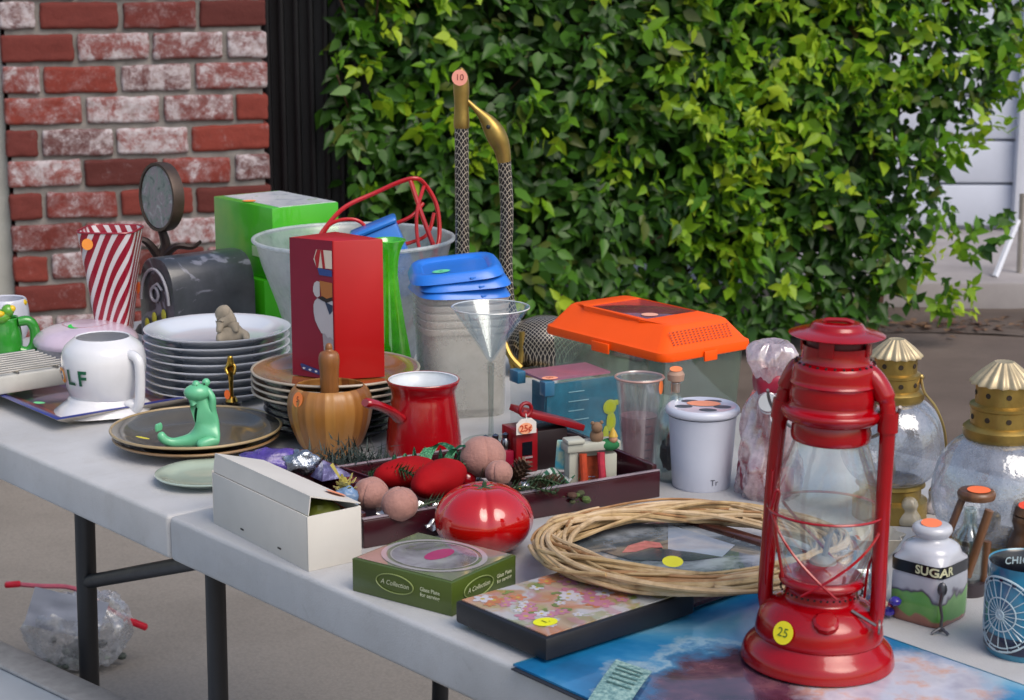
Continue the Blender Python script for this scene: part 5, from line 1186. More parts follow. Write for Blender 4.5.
g = MB(); g.lathe(shell(crv(B.prof([(20, 478), (21, 470), (21, 435), (17, 415), (8, 400), (5.5, 392), (5.5, 382)]), 4), .002), 36); g.build('bottle', glassm, t, ang=60)
g = MB(); g.lathe([(0, B.h(392)), (B.r(4), B.h(392)), (B.r(4.5), B.h(381)), (B.r(8), B.h(380)), (B.r(8.6), B.h(374)), (B.r(6), B.h(370)), (0, B.h(369.5))], 24); g.build('stopper', mat('pale cork', '#a08270', .6), t)
sticker(t, (0, -.001, B.h(369.5)+.0006), (0, -.25, 1), .0068, '#ee8450')
g = MB(); g.ball((-.004, -.004, .03), .012, (1, 1, 1.6), fn=crump); g.build('contents', mat('dark bits', '#2c2a26', .6, var=.5, vs=150), t)
B = Base(701, 485); t = thing('white_cup', 'plain white tapered plastic tumbler with a holed lid', 'cup', B); pw2 = mat('white plastic', '#c4c8d6', .35, var=.02, coat=.25, bmp=0)
pf = B.prof([(28, 485), (29, 483), (31.5, 450), (33.5, 420), (34.5, 414)])
g = MB(); g.lathe([(0, 0)]+pf+[(pf[-1][0]-.003, pf[-1][1]), (0, pf[-1][1])], 64); g.build('body', pw2, t, ang=60)
zc = B.h(413); g = MB(); g.lathe(crv([(B.r(35, 412), zc), (B.r(37.2, 410), zc+.002), (B.r(37, 408), zc+.006), (B.r(34), zc+.009), (B.r(31), zc+.0085)], 3)+[(0, zc+.0085)], 64); g.build('lid', pw2, t, ang=60)
zc += .0088
g = MB()
for a in (200, 285, 345, 60, 130):
    a = radians(a); c = Vector((B.r(20)*cos(a), B.r(20)*sin(a)))
    g.add([(c.x+.0095*cos(k*pi/12), c.y+.0065*sin(k*pi/12), zc) for k in range(24)], [tuple(range(24))])
g.build('holes', mat('hole dark', '#46505a', .5), t)
sticker(t, (.001, .006, zc), (0, 0, 1), .012, '#ef9a78', sx=1.5)
lettering(t, 'Tr', .009, lambda x, y: Vector((B.r(30)*sin(.45+x/B.r(30)), -B.r(30)*cos(.45+x/B.r(30))-.0006, .011+y)), mat('grey print', '#50505a'))

# wrapped candle parcel
B = Base(768, 494); t = thing('wrapped_parcel', 'tall gift in clear and white swirled cellophane with red inside', 'parcel', B); z = B.h
def wr(a, zz): return 1.02+.10*sin(3*a+zz*60)+.06*sin(7*a-zz*90)-.22*abs(noise.noise(Vector((cos(a)*2.2, sin(a)*2.2, zz*30))))-.12*abs(noise.noise(Vector((cos(a)*5, sin(a)*5, zz*70))))
g = MB(); g.lathe(crv(B.prof([(32, 494), (34, 480), (30, 450), (27, 420), (22, 398), (15, 385), (20, 372), (27, 358), (24, 347), (16, 341), (5, 345)]), 5), 110, fn=wr)
g.build('cellophane', clear('pink film', '#f8e8ea', .45, .35, '#eadadd', .12, .4, ns=38, lo=.05, hi=2.2, bp_=.5), t, ang=80)
rd = mat('crimson candle', '#8a1230', .4, coat=.3, var=.3, vs=40)
g = MB(); g.lathe(crv(B.prof([(26, 493), (30, 485), (29, 462), (16, 456), (19, 430), (16, 410), (15, 396), (18, 385), (17, 374), (6, 368)]), 4)+[(0, z(367))], 32, fn=lambda a, zz: 1+.08*sin(5*a)); g.build('contents', rd, t, ang=70)
g = MB()
for cx_, cz_, r0 in ((-.002, z(398), .011), (.008, z(410), .009)):
    q = []
    for k in range(60): a = k*.32; r = r0*(1-k/75); q.append((cx_+r*cos(a), -.030+.003*sin(a), cz_+r*sin(a)))
    g.tube(q, .0010, 5)
g.build('swirl_print', mat('white print', '#c8c4c8', .4), t)
g = MB(); g.lathe([(0, 0), (.0095, 0), (.0095, .002), (0, .002)], 24, M=T(-.003, -.036, z(394)) @ Matrix.Rotation(pi/2, 4, 'X')); g.build('tag_disc', mat('tag white', '#c0c4c8', .4), t)

# ---- wicker wreath
B = Base(692, 546, TZ+.030); R0 = B.r(161)-.020; rg2 = random.Random(12)
t = thing('wicker_wreath', 'flat wreath of pale twisted wicker lying over the picture frame', 'wreath', B, rot=0); t.rotation_euler[0] = radians(-3.2)
wk = [paintmat('wicker'+str(i), woodfn(a, b_, c, (1, 1, 1), 50), .6, 0, .2) for i, (a, b_, c) in enumerate((('#8a6a48', '#b09468', '#bfa47c'), ('#a08460', '#bea27c', '#ccb494'), ('#7a5634', '#9c7248', '#b08a60')))]
for k in range(48):
    g = MB(); ph = rg2.uniform(0, 6.3); tw_ = rg2.choice([1, 2, 1, 2, 3, -1, -2]); rr = rg2.uniform(.005, .0225); c0_ = rg2.uniform(0, 6.3); q = []; nn2 = 90; full = rg2.uniform(.55, 1.2)
    for j in range(int(nn2*full)):
        a = c0_+2*pi*j/nn2; b_ = ph+tw_*a*.9; wob = .0015*sin(a*5+ph)
        r_ = R0+(rr+wob)*cos(b_); z_ = (rr*.42+wob)*sin(b_)+.002; q.append((r_*cos(a), r_*sin(a), z_))
    g.tube(q, rg2.choice([.0013, .0017, .0021, .0025, .0019]), 7)
    g.build('twig', wk[rg2.choice([0, 0, 1, 1, 2])], t)
sticker(t, (-.026, -R0+.030, .012), (0, -.3, 1), .009, '#d8d02c')

# picture frame underneath
Fq, Nq = P(664, 517), P(690, 616); Lq, Rq = P(556, 550), P(800, 566)
b0 = Rect((692, 616), (556, 552), (798, 566)); w_, d_ = b0.w, b0.d; w_ = max(w_, .14)
t = thing('framed_picture', 'dark reddish wood picture frame lying flat under the wicker wreath', 'frame', b0.loc+Vector((0, 0, .0065)), b0.rot); fw = .014
fm_ = paintmat('mahogany', woodfn('#2c1210', '#42201c', '#5a3228', (.2, 1, 1), 50), .25, .5)
g = MB(); g.box(0, w_, 0, fw, 0, .011); g.box(0, w_, d_-fw, d_, 0, .011); g.box(0, fw, fw+.0002, d_-fw-.0002, 0, .011); g.box(w_-fw, w_, fw+.0002, d_-fw-.0002, 0, .011); g.build('frame', fm_, t, bevel=.002)
def picfn(t_):
    a = ramp(t_, noise_tex(t_, 12, 5, .6, .5), [(.3, '#3a4248'), (.45, '#5a646c'), (.55, '#98a0aa'), (.75, '#aeb6c0')])
    return mix(t_, a, '#a85a5c', ramp(t_, noise_tex(t_, 9, 3, .5, .5), [(.62, '#000000'), (.67, '#bbbbbb')]))
g = MB(); g.box(fw-.001, w_-fw+.001, fw-.001, d_-fw+.001, .001, .006); g.build('picture', paintmat('picture print', picfn, .08, .8), t)
Mi = (Matrix.Translation(t.location) @ RZ(t.rotation_euler[2])).inverted(); zp_ = t.location.z+.0064
def pdec(name, pts, m_, dz=0): g = MB(); g.add([Mi @ (P(x, y, zp_)+Vector((0, 0, dz))) for x, y in pts], [tuple(range(len(pts)))]); g.build(name, m_, t)
pdec('pale_print', [(668, 524), (735, 545), (722, 557), (690, 553), (668, 549)], mat('print sky', '#8f9cae', .1, coat=.8, var=.1))
pdec('dark_print', [(600, 551), (640, 547), (690, 552), (722, 557), (690, 561), (630, 560)], mat('print slate', '#3c444e', .1, coat=.8, var=.3), .0002)
pdec('pink_print', [(622, 553), (628, 546), (645, 541), (660, 543), (663, 548), (650, 548), (636, 552)], mat('print rose', '#b45c64', .1, coat=.8, var=.3, vs=120), .0004)

# flat green box with a plate printed on top
b0 = Rect((452, 617), (354, 594), (519, 589)); w_, d_, h_ = b0.w*1.02, b0.d*1.06, b0.h(583)
t = thing('plate_box', 'flat olive green gift box with glass plate pictured on its lid', 'box', b0.loc, b0.rot)
og2 = mat('olive card', '#46561c', .35, var=.08, vs=12, coat=.3)
g = MB(); g.box(0, w_, 0, d_, 0, h_); g.build('carton', og2, t, bevel=.001)
def topfn(t_): return ramp(t_, noise_tex(t_, 14, 4, .6, .8), [(.3, '#5c6a48'), (.5, '#7c7f72'), (.7, '#8f8a84')])
g = MB(); g.box(.003, w_-.003, .003, d_-.003, h_+.0003, h_+.0007); g.build('lid_print', paintmat('lid print', topfn, .06, .9), t)
rr = min(w_, d_)*.46; cx_, cy_ = w_*.5, d_*.5; ex_, ey_ = w_*.45, d_*.45
g = MB()
def ell(f, n=64, z_=0): return [(cx_+ex_*f*cos(2*pi*k/n), cy_+ey_*f*sin(2*pi*k/n), z_) for k in range(n)]
def annulus(f0, f1, z_):
    a, b_ = ell(f0, z_=z_), ell(f1, z_=z_); n = len(a); return a+b_, [(k, (k+1) % n, n+(k+1) % n, n+k) for k in range(n)]
a_ = annulus(.90, 1.0, h_+.0012); g.add(*a_); a_ = annulus(.80, .83, h_+.0012); g.add(*a_); g.build('plate_rim_print', mat('print silver', '#a8a2a8', .1, coat=.9, var=.1), t)
g = MB(); g.add(ell(.80, z_=h_+.0010), [tuple(range(64))]); g.build('plate_print', paintmat('plate print', lambda t_: ramp(t_, noise_tex(t_, 18, 4, .6, 1.0), [(.35, '#5c545c'), (.5, '#85808a'), (.65, '#a09ca6')]), .06, .9), t)
g = MB(); g.add([(cx_+w_*.05+.018*cos(k*pi/9), cy_-d_*.02+.010*sin(k*pi/9), h_+.0013) for k in range(18)], [tuple(range(18))]); g.build('pink_print', mat('print magenta', '#b03070', .2, coat=.8), t)
gt_ = mat('print cream', '#b8bc9c', .5, bmp=0)
for side in (0, 1):
    Ld = d_ if side == 0 else w_
    if side == 0: fn_ = lambda x, y, Ld=Ld: Vector((-.0008, Ld-x, y))
    else: fn_ = lambda x, y, Ld=Ld: Vector((x, -.0008, y))
    u0, u1 = (.44, .79) if side == 0 else (.40, .80)
    g = MB(); q = [fn_(Ld*u0+.021*cos(k*pi/20), h_*.55+.0085*sin(k*pi/20)) for k in range(40)]; g.tube(q, .0006, 5, closed=True); g.build('oval_print', mat('print olive', '#7d8a52', .5), t)
    lettering(t, 'A Collection', .0062, lambda x, y: fn_(Ld*u0+x, h_*.55+y), gt_, bold=.01, shear=.3)
    lettering(t, 'Glass Plate', .0050, lambda x, y: fn_(Ld*u1+x, h_*.60+y), gt_, bold=.02)
    lettering(t, 'for serving', .0050, lambda x, y: fn_(Ld*u1+x, h_*.44+y), gt_, bold=.02)

# black edged floral picture block
b0 = Rect((546, 662), (452, 629), (702, 622), z=TZ+.0047); w_, d_, h_ = b0.w*1.05, b0.d*1.09, b0.h(639)
t = thing('picture_block', 'thick black-sided square canvas with pastel flower painting and yellow sticker', 'picture', b0.loc, b0.rot)
g = MB(); g.box(0, w_, 0, d_, 0, h_); g.build('frame', mat('black edge', '#15161d', .45, var=.3, vs=20), t, bevel=.0025)
def floral(t_):
    v = coords(t_)
    n1 = noise_tex(t_, 26, 3, .5, .8); n2 = noise_tex(t_, 15, 3, .5, .4, stretch=(1, 1, 1)); n3 = noise_tex(t_, 40, 3, .6, .6)
    a = ramp(t_, n2, [(.30, '#8a6e58'), (.42, '#b09a84'), (.50, '#b47a5c'), (.58, '#b89488'), (.68, '#9c9c68')])
    a = mix(t_, a, '#b8bcc8', ramp(t_, n1, [(.50, '#000000'), (.58, '#e0e0e0')]))
    a = mix(t_, a, '#b0758a', ramp(t_, n3, [(.56, '#000000'), (.62, '#b0b0b0')]))
    return mix(t_, a, '#7c8a38', ramp(t_, noise_tex(t_, 33, 4, .6, .3), [(.58, '#000000'), (.64, '#c0c0c0')]))
g = MB(); g.box(.004, w_-.004, .004, d_-.004, h_+.0002, h_+.0012); g.build('painting', paintmat('floral painting', floral, .12, .6), t)
rf = random.Random(8); g = MB(); zz0 = h_+.0014
for k in range(70):
    cx_, cy_ = rf.uniform(.014, w_-.014), rf.uniform(.014, d_-.014); sc_ = rf.uniform(.0035, .0078); mi_ = rf.choice([0, 0, 1, 1, 2, 3]); a0_ = rf.uniform(0, 6); zz0 += .000002
    for p_ in range(5 if mi_ < 3 else 2):
        a = a0_+p_*2*pi/5; px_, py_ = cx_+sc_*.7*cos(a), cy_+sc_*.7*sin(a)
        g.add([(px_+sc_*(.62*cos(b_)*cos(a)-.42*sin(b_)*sin(a)), py_+sc_*(.62*cos(b_)*sin(a)+.42*sin(b_)*cos(a)), zz0+p_*.0000015) for b_ in [j*pi/6 for j in range(12)]], [tuple(range(12))], mi_)
    if mi_ < 3: g.add([(cx_+sc_*.3*cos(b_), cy_+sc_*.3*sin(b_), zz0+.00001) for b_ in [j*pi/5 for j in range(10)]], [tuple(range(10))], 4)
g.build('painted_flowers', [mat('petal white', '#c0bcc4', .3, coat=.5, var=.15), mat('petal pink', '#b4748c', .3, coat=.5, var=.2), mat('petal orange', '#b8704c', .3, coat=.5, var=.2), mat('painted leaf', '#6c7c3c', .3, coat=.5, var=.2), mat('petal yellow', '#b8a040', .3, coat=.5)], t)
sticker(t, (.022, .026, h_+.0014), (0, 0, 1), .009, '#d8d812', '1.', '#50500c', 1.2)

# big glossy poster under the lantern
w0, n0, e0 = P(530, 672, TZ+.002), P(752, 590, TZ+.002), P(1024, 686, TZ+.002)
e_ = (e0-n0).normalized(); f_ = Vector((-e_.y, e_.x, 0)); dW = (w0-n0).dot(f_); 
t = thing('poster', 'large glossy blue seascape poster lying flat under the red lantern', 'poster', n0-Vector((0, 0, .0015)), atan2(e_.y, e_.x)); LW = .60
sgn = 1 if dW > 0 else -1
def sea(t_):
    v = coords(t_); s = N(t_, 'ShaderNodeSeparateXYZ'); t_.links.new(v, s.inputs[0])
    a = ramp(t_, noise_tex(t_, 6, 5, .55, .6), [(.3, '#114f7c'), (.5, '#1f74a8'), (.62, '#4a93bc'), (.75, '#8cb4c8')])
    d = N(t_, 'ShaderNodeVectorMath', operation='DISTANCE'); t_.links.new(v, d.inputs[0]); d.inputs[1].default_value = (.15, sgn*.17, 0)
    w_ = N(t_, 'ShaderNodeMath', operation='MULTIPLY_ADD'); t_.links.new(noise_tex(t_, 14, 5, .65), w_.inputs[0]); w_.inputs[1].default_value = .13; t_.links.new(d.outputs['Value'], w_.inputs[2])
    br_ = ramp(t_, noise_tex(t_, 24, 5, .7), [(.3, '#2c1c28'), (.5, '#513244'), (.7, '#7a5058')])
    a = mix(t_, a, br_, ramp(t_, w_.outputs[0], [(.13, '#ffffff'), (.155, '#000000')]))
    a = mix(t_, a, '#b4c4c4', ramp(t_, w_.outputs[0], [(.150, '#000000'), (.156, '#c0c0c0'), (.160, '#a0a0a0'), (.168, '#000000')]))
    d2_ = N(t_, 'ShaderNodeVectorMath', operation='DISTANCE'); t_.links.new(v, d2_.inputs[0]); d2_.inputs[1].default_value = (.225, sgn*.075, 0)
    w2_ = N(t_, 'ShaderNodeMath', operation='MULTIPLY_ADD'); t_.links.new(noise_tex(t_, 20, 6, .7), w2_.inputs[0]); w2_.inputs[1].default_value = .07; t_.links.new(d2_.outputs['Value'], w2_.inputs[2])
    wh = ramp(t_, noise_tex(t_, 30, 5, .6), [(.3, '#a8a8b8'), (.5, '#bcbcc8'), (.62, '#c8a090'), (.7, '#c0c4d0')])
    return mix(t_, a, wh, ramp(t_, w2_.outputs[0], [(.095, '#ffffff'), (.125, '#000000')]))
g = MB(); g.box(0, LW, *sorted((0, sgn*abs(dW))), 0, .0018); g.build('sheet', paintmat('seascape', sea, .16, .5), t)
g = MB(); g.box(0, LW, *sorted((-sgn*.0010, -sgn*.0001)), 0, .0022); g.box(-.0012, -.0002, *sorted((0, sgn*abs(dW))), 0, .0022); g.build('border', mat('teal edge', '#2c6c86', .3, coat=.4), t)
g = MB(); q = [n0]; 
g.box(.001, LW-.001, *sorted((sgn*abs(dW)*.01, sgn*(abs(dW)+.004))), -.0014, -.0003); g.build('backing', mat('dark backing', '#22242c', .6), t)
# pale printed slip
zz_ = TZ+.0045; pts_ = [P(x, y, zz_) for x, y in ((616, 660), (652, 672), (622, 716), (586, 704))]
t = thing('paper_slip', 'pale green printed paper slip lying on the blue poster', 'paper', pts_[0], 0); rel = [q-pts_[0] for q in pts_]
def slip(u, v): q = rel[0]*(1-u)*(1-v)+rel[1]*u*(1-v)+rel[2]*u*v+rel[3]*(1-u)*v; return q+Vector((0, 0, .0012*sin(v*3.1)+.0006))
g = MB(); g.sheet(slip, 8, 10); g.build('slip', paintmat('slip print', lambda t_: ramp(t_, noise_tex(t_, 220, 5, .8), [(.40, '#4f7476'), (.5, '#7da09c'), (.62, '#a4beb4')]), .4, .1), t, solid=.0003)
g = MB()
for v_ in (.12, .2, .3, .4, .5): g.add([slip(.15, v_)+Vector((0, 0, .0008)), slip(.85, v_)+Vector((0, 0, .0008)), slip(.85, v_+.025)+Vector((0, 0, .0008)), slip(.15, v_+.025)+Vector((0, 0, .0008))], [(0, 1, 2, 3)])
g.build('print_lines', mat('slip ink', '#456a66', .5), t)

# ---- red hurricane lantern
B = Base(817, 659, TZ+.0025); t = thing('hurricane_lantern', 'red painted hurricane lantern with clear glass globe and yellow sticker', 'lantern', B); t.rotation_euler[1] = radians(1.3)
def redpaint(t_):
    a = ramp(t_, noise_tex(t_, 25, 5, .6), [(.3, '#8a000a'), (.7, '#9e000c')])
    a = mix(t_, a, '#3c0408', ramp(t_, noise_tex(t_, 160, 6, .75), [(.68, '#000000'), (.74, '#b0b0b0')]))
    return mix(t_, a, '#9c5a58', ramp(t_, noise_tex(t_, 60, 8, .8, .8), [(.68, '#000000'), (.74, '#707070')]))
rl = paintmat('lantern red', redpaint, .17, .25, .15); rl.node_tree.nodes['Principled BSDF'].inputs['Specular IOR Level'].default_value = .45; z = B.h
def lz(pts): return B.prof(pts)
g = MB(); g.lathe(crv([(B.r(68), 0), (B.r(75), .001)]+lz([(76, 655), (73.5, 645), (66, 637), (62, 632), (61.5, 626)])[0:], 4)+[(0, z(627))], 72)
g.build('base', rl, t, ang=50)
g = MB(); g.lathe(crv(lz([(60.5, 634), (63.5, 631), (62.5, 622), (60, 613), (54, 606), (46, 600), (38, 596), (36.5, 592), (36.5, 585), (41, 581)]), 4)+[(0, z(581))], 72); g.build('fuel_tank', rl, t, ang=50)
g = MB(); g.lathe(crv(lz([(38, 583), (42, 581), (43, 577), (39, 573), (30, 574), (25, 572), (21, 565), (12, 562)]), 3)+[(0, z(562))], 56); g.build('burner_plate', rl, t, ang=50)
g = MB()
for k in range(40):
    a = 2*pi*k/40; g.ball((B.r(40)*cos(a), B.r(40)*sin(a), z(588)), .0011, seg=6)
g.build('burner_holes', mat('dark hole', '#220408', .6), t)
g = MB(); g.lathe([(0, z(568)), (B.r(14), z(566)), (B.r(13), z(560)), (B.r(6), z(555)), (0, z(555))], 24); g.tube([(0, 0, z(562)), (.004, 0, z(535)), (.006, 0, z(527))], .0022, 8); g.build('wick', mat('white wick', '#a09c98', .5), t)
g = MB(); g.lathe(crv(lz([(37, 578), (40, 570), (47, 550), (52.5, 525), (53.5, 505), (50, 480), (43, 458), (37.5, 442), (36, 432)]), 5), 64); g.build('globe', clear('lamp glass', '#f4f7f5', .07, .25, '#dfe4e2', .03, .75, ns=40, lo=.2, hi=2.2), t, ang=80)
g = MB(); g.lathe(crv(lz([(34, 440), (39, 438), (40, 432), (39, 424), (38, 420)]), 3), 56); g.build('globe_collar', rl, t)
g = MB(); g.lathe(crv(lz([(38, 420), (46, 418), (51, 412), (50, 407), (44, 404), (43, 398)]), 3), 64); g.build('hood_flange', rl, t, ang=50)
g = MB(); g.lathe(crv(lz([(43.5, 400), (44, 394), (43, 384), (44.5, 381), (43, 378), (42, 366), (40, 362)]), 3)+lz([(35, 360), (33.5, 356), (33.5, 344)]), 64); g.build('hood', rl, t, ang=40)
g = MB(); 
for k in range(28): a = 2*pi*k/28; g.ball((B.r(37.5)*cos(a), B.r(37.5)*sin(a), z(361.3)), .0013, seg=6)
g.build('vent_holes', mat('dark hole', '#220408', .6), t)
g = MB(); g.lathe(lz([(29, 352), (30, 340), (29, 333)]), 48); g.build('inner_chimney', mat('chimney dark red', '#5a0510', .4), t)
for k in range(4):
    a = pi/4+k*pi/2+.5; g = MB(); g.box(B.r(31), B.r(33.5), -.006, .006, z(352), z(331), 0, RZ(a)); g.build('cap_strut', rl, t, bevel=.0005)
g = MB(); g.lathe(crv(lz([(44, 335.5), (47.5, 334), (47.5, 333), (38, 330), (29, 328), (26, 324), (22, 322), (12, 321.5)]), 3)+[(0, z(321))], 64); g.build('cap', rl, t, ang=40)
g = MB(); g.tube(crv([(-.010, -.004, z(321)), (-.008, -.004, z(319)), (.006, -.004, z(318.5)), (.012, -.004, z(321))], 4), .0018, 8); g.build('cap_loop', rl, t)
ph = radians(-16)
for sgn_ in (-1, 1):
    c_, s_ = cos(ph)*sgn_, sin(ph)*sgn_
    def tp_(hw, y, c_=c_, s_=s_): r_ = B.r(hw, y); return (r_*c_, r_*s_, z(y))
    q = [tp_(28, 368), tp_(38, 371), tp_(47, 381), tp_(54, 394), tp_(56.5, 410), tp_(57, 440), tp_(57, 480), tp_(57, 530), tp_(57.5, 565), tp_(58, 590), tp_(57, 607), tp_(53, 620), tp_(47, 627)]
    if sgn_ < 0: q[2:7] = [tp_(44, 381), tp_(49, 394), tp_(52, 410), tp_(54.5, 440), tp_(56.5, 480)]
    q = crv(q, 5); g = MB(); g.tube(q, [.0068 if i > 14 else .0086 for i in range(len(q))], 16, flat=.9); g.build('side_tube', rl, t)
    g = MB(); g.tube([tp_(56.5, 405), tp_(57, 424)] if sgn_ > 0 else [tp_(51.2, 405), tp_(53.2, 424)], .0080, 16); g.build('tube_socket', rl, t)
g = MB(); R1 = .0455
def wire(a0, y0, a1, y1, n=20): return [(B.r(56)*cos(radians(a0+(a1-a0)*k/n)), B.r(56)*sin(radians(a0+(a1-a0)*k/n)), z(y0+(y1-y0)*k/n-9*sin(pi*k/n)*0)) for k in range(n+1)]
g.tube([(B.r(57)*cos(a), B.r(57)*sin(a), z(508)) for a in [2*pi*k/48 for k in range(48)]], .0011, 6, closed=True); g.build('guard_wire', rl, t)
for a0, y0, a1, y1 in ((-165, 505, -75, 580), (-20, 520, -110, 580), (-165, 470, -185, 590), (150, 505, 80, 575)):
    g = MB(); g.tube(wire(a0, y0, a1, y1), .0012, 6); g.build('guard_wire', rl, t)
g = MB(); g.tube(crv([tp_(56, 505), tp_(52, 540), tp_(46, 560), tp_(44, 590)], 4), .0012, 6); g.build('guard_wire', rl, t)
g = MB(); g.tube(crv([(-B.r(55), -.012, z(520)), (-B.r(50), -.016, z(490)), (-B.r(46), -.016, z(492)), (-B.r(49), -.014, z(520)), (-B.r(38), -.02, z(572))], 5), .0013, 7); g.build('lift_lever', rl, t)
g = MB(); g.lathe([(0, 0), (.0100, 0), (.0100, .0045), (.008, .006), (0, .006)], 24, fn=lambda a, zz: 1+.03*sin(14*a), M=T(B.r(6), -B.r(50), z(607)) @ Matrix.Rotation(radians(28), 4, 'X')); g.build('filler_cap', rl, t)
g = MB(); g.tube([(B.r(30), -B.r(32), z(597)), (B.r(54), -B.r(40), z(607))], .0013, 6); g.lathe([(0, 0), (.006, 0), (.006, .0015), (0, .0015)], 16, M=T(B.r(56), -B.r(41), z(608)) @ Matrix.Rotation(pi/2, 4, 'Y')); g.build('wick_knob', mat('dull steel', '#8a8480', .35, metal=.9), t)
q = [(B.r(66)*cos(ph)*1.0*cos(a), B.r(66)*sin(ph)*cos(a)+.05*sin(a), 0) for a in [k*pi/24 for k in range(25)]]
zp = z(398); g = MB(); g.tube([(-B.r(66)*cos(ph)*cos(a)*-1, -B.r(66)*sin(ph)*cos(a)*-1+.058*sin(a), zp-.05*sin(a)) for a in [k*pi/24 for k in range(25)]], .0014, 6); g.build('bail_handle', mat('dull steel', '#8a8480'), t)
a_ = radians(-123); sticker(t, (B.r(62.5)*cos(a_), B.r(62.5)*sin(a_), z(617)), (cos(a_), sin(a_), .35), .0092, '#e8d81c', '25', '#4a6a20')
for a_, y_ in ():
    a_ = radians(a_); rr = B.r(47 if y_ == 470 else 40, y_)+.0005; sticker(t, (rr*cos(a_), rr*sin(a_), z(y_)), (cos(a_), sin(a_), .35), .0045, '#3fd05a')

# ---- brass globe lanterns
crk = clear('ribbed lamp glass', '#f0f4f8', .42, .3, '#b4b9c4', .08, .4, ns=75, lo=.25, hi=1.8, bp_=.6)
def globe_lantern(px, py, Cx, lab, k=1.0, sc=None):
    B = Base(px, py); t = thing('brass_lantern', lab, 'lantern', B, group='pair of brass globe lanterns'); z = B.h; f = sc
    Y = lambda y: f(y)
    def pr(pts): return [(h*k*B.m, Y(y)) for h, y in pts]
    # y given in the coordinates of the nearer lantern (358 = roof top, 545 = foot)
    def crimp(a, zz): return 1+.075*cos(16*a)*(1 if zz < Y(366) else .6)
    g = MB(); g.lathe(pr([(0, 362), (8, 362), (9.5, 361.5), (16, 367), (23, 373), (30.5, 380.5), (30.5, 383), (28, 383)]), 96, fn=crimp); g.build('roof', mat('pale brass', '#b8a888', .45, metal=.5, var=.2, vs=60), t, ang=50)
    g = MB(); g.lathe(pr([(26, 383), (26, 402), (28, 403), (31, 404), (31, 407), (30, 408), (30, 423), (33, 424), (36.5, 427), (36.5, 434), (34, 438), (30, 440)]), 56); g.build('chimney', gold, t, ang=40)
    g = MB()
    for n_, y_, hw in ((8, 392, 26.2), (9, 415, 30.2)):
        for j in range(n_):
            a = -pi/2+.25+2*pi*j/n_; M_ = T(hw*k*B.m*cos(a), hw*k*B.m*sin(a), Y(y_)) @ Matrix.Rotation(a, 4, 'Z') @ Matrix.Rotation(pi/2, 4, 'Y'); g.lathe([(0, .0004), (.0024, .0004), (.0026, 0)], 12, M=M_)
    g.build('vent_holes', mat('vent dark', '#2a1c0c', .6), t)
    g = MB(); g.lathe(crv(pr([(34, 437), (45, 444), (57, 460), (63, 480), (64, 497), (60, 515), (50, 530), (38, 538)]), 5), 64, fn=lambda a, zz: 1+.006*sin(24*a)); g.build('globe', crk, t, ang=80)
    g = MB(); g.lathe(pr([(38, 536), (42, 538), (43, 542), (38, 545), (38, 556), (46, 560), (46, 566), (0, 566)]), 48); g.build('base', gold, t, ang=40)
    g = MB(); g.lathe(pr([(4, 538), (6, 530), (5, 515), (0, 510)]), 16); g.build('burner', gold, t)
    for s_ in (1,):
        g = MB(); hx = lambda h: h*k*B.m*s_
        g.tube(crv([(hx(31), 0, Y(408)), (hx(36), -.010, Y(424)), (hx(50), -.016, Y(440)), (hx(62), -.018, Y(470)), (hx(64), -.016, Y(510)), (hx(48), -.010, Y(545))], 5), .0014, 8); g.ball((hx(31), 0, Y(408)), .0035, seg=10); g.build('guard_wire', mat('brass wire', '#b0945c', .3, metal=.9), t)
    return t
B_ = Base(993, 562); m0 = B_.m
globe_lantern(993, 562, 1000, 'brass lantern with fluted roof and round ribbed glass globe, nearer one at right edge', 1.0, lambda y: max(0, B_.h(y)) if y < 562 else 0)
B2_ = Base(889, 515)
globe_lantern(889, 515, 893, 'brass lantern with fluted roof standing just behind the red lantern, farther of the pair', .80, lambda y: max(0, B2_.h(336+(y-358)*.80)) if y < 562 else 0)

# ---- sugar jar
B = Base(928, 616); t = thing('sugar_jar', 'white ceramic jar lettered SUGAR above a painted green landscape', 'jar', B); z = B.h
def oct_(a, zz): p_ = 6 if zz < z(552) else 2.4; a2 = a+radians(30); return .96/((abs(cos(a2))**p_+abs(sin(a2))**p_)**(1/p_))
pj = B.prof([(29, 616), (31, 611), (31.5, 588), (31, 566), (30, 551), (26, 543), (17, 538), (16, 534)]); pj = crv(pj, 3)
g = MB(); g.lathe([(0, 0)]+pj, 72, fn=oct_)
def jarpaint(t_):
    v = coords(t_); s = N(t_, 'ShaderNodeSeparateXYZ'); t_.links.new(v, s.inputs[0])
    n = N(t_, 'ShaderNodeMath', operation='MULTIPLY_ADD'); t_.links.new(noise_tex(t_, 40, 2, .5), n.inputs[0]); n.inputs[1].default_value = .034; t_.links.new(s.outputs[2], n.inputs[2])
    a = N(t_, 'ShaderNodeMath', operation='MULTIPLY'); t_.links.new(n.outputs[0], a.inputs[0]); a.inputs[1].default_value = 10.0
    c = ramp(t_, a.outputs[0], [(.0, '#7a4a3e'), (.23, '#8c5a4a'), (.26, '#4f8a3a'), (.42, '#6a9e50'), (.44, '#4a4050'), (.47, '#a8aab4'), (.6, '#b4b6c0'), (1, '#bcbec6')])
    return c
g.build('body', paintmat('jar paint', jarpaint, .2, .6), t, ang=60)
g = MB(); ww = B.r(32.0)*.965
def onjar(a, zz, d=.0006):
    r = ww*.0+B.r(31, 555)*oct_(a, z(556))+d; return Vector((r*cos(a), r*sin(a), zz))
zb0, zb1 = z(567), z(555.5)
g = MB(); nb = 72; g.add([onjar(2*pi*k/nb, zb0, .0009) for k in range(nb)]+[onjar(2*pi*k/nb, zb1, .0009) for k in range(nb)], [(k, (k+1) % nb, nb+(k+1) % nb, nb+k) for k in range(nb)]); g.build('black_band', mat('black band', '#101014', .3, coat=.4), t)
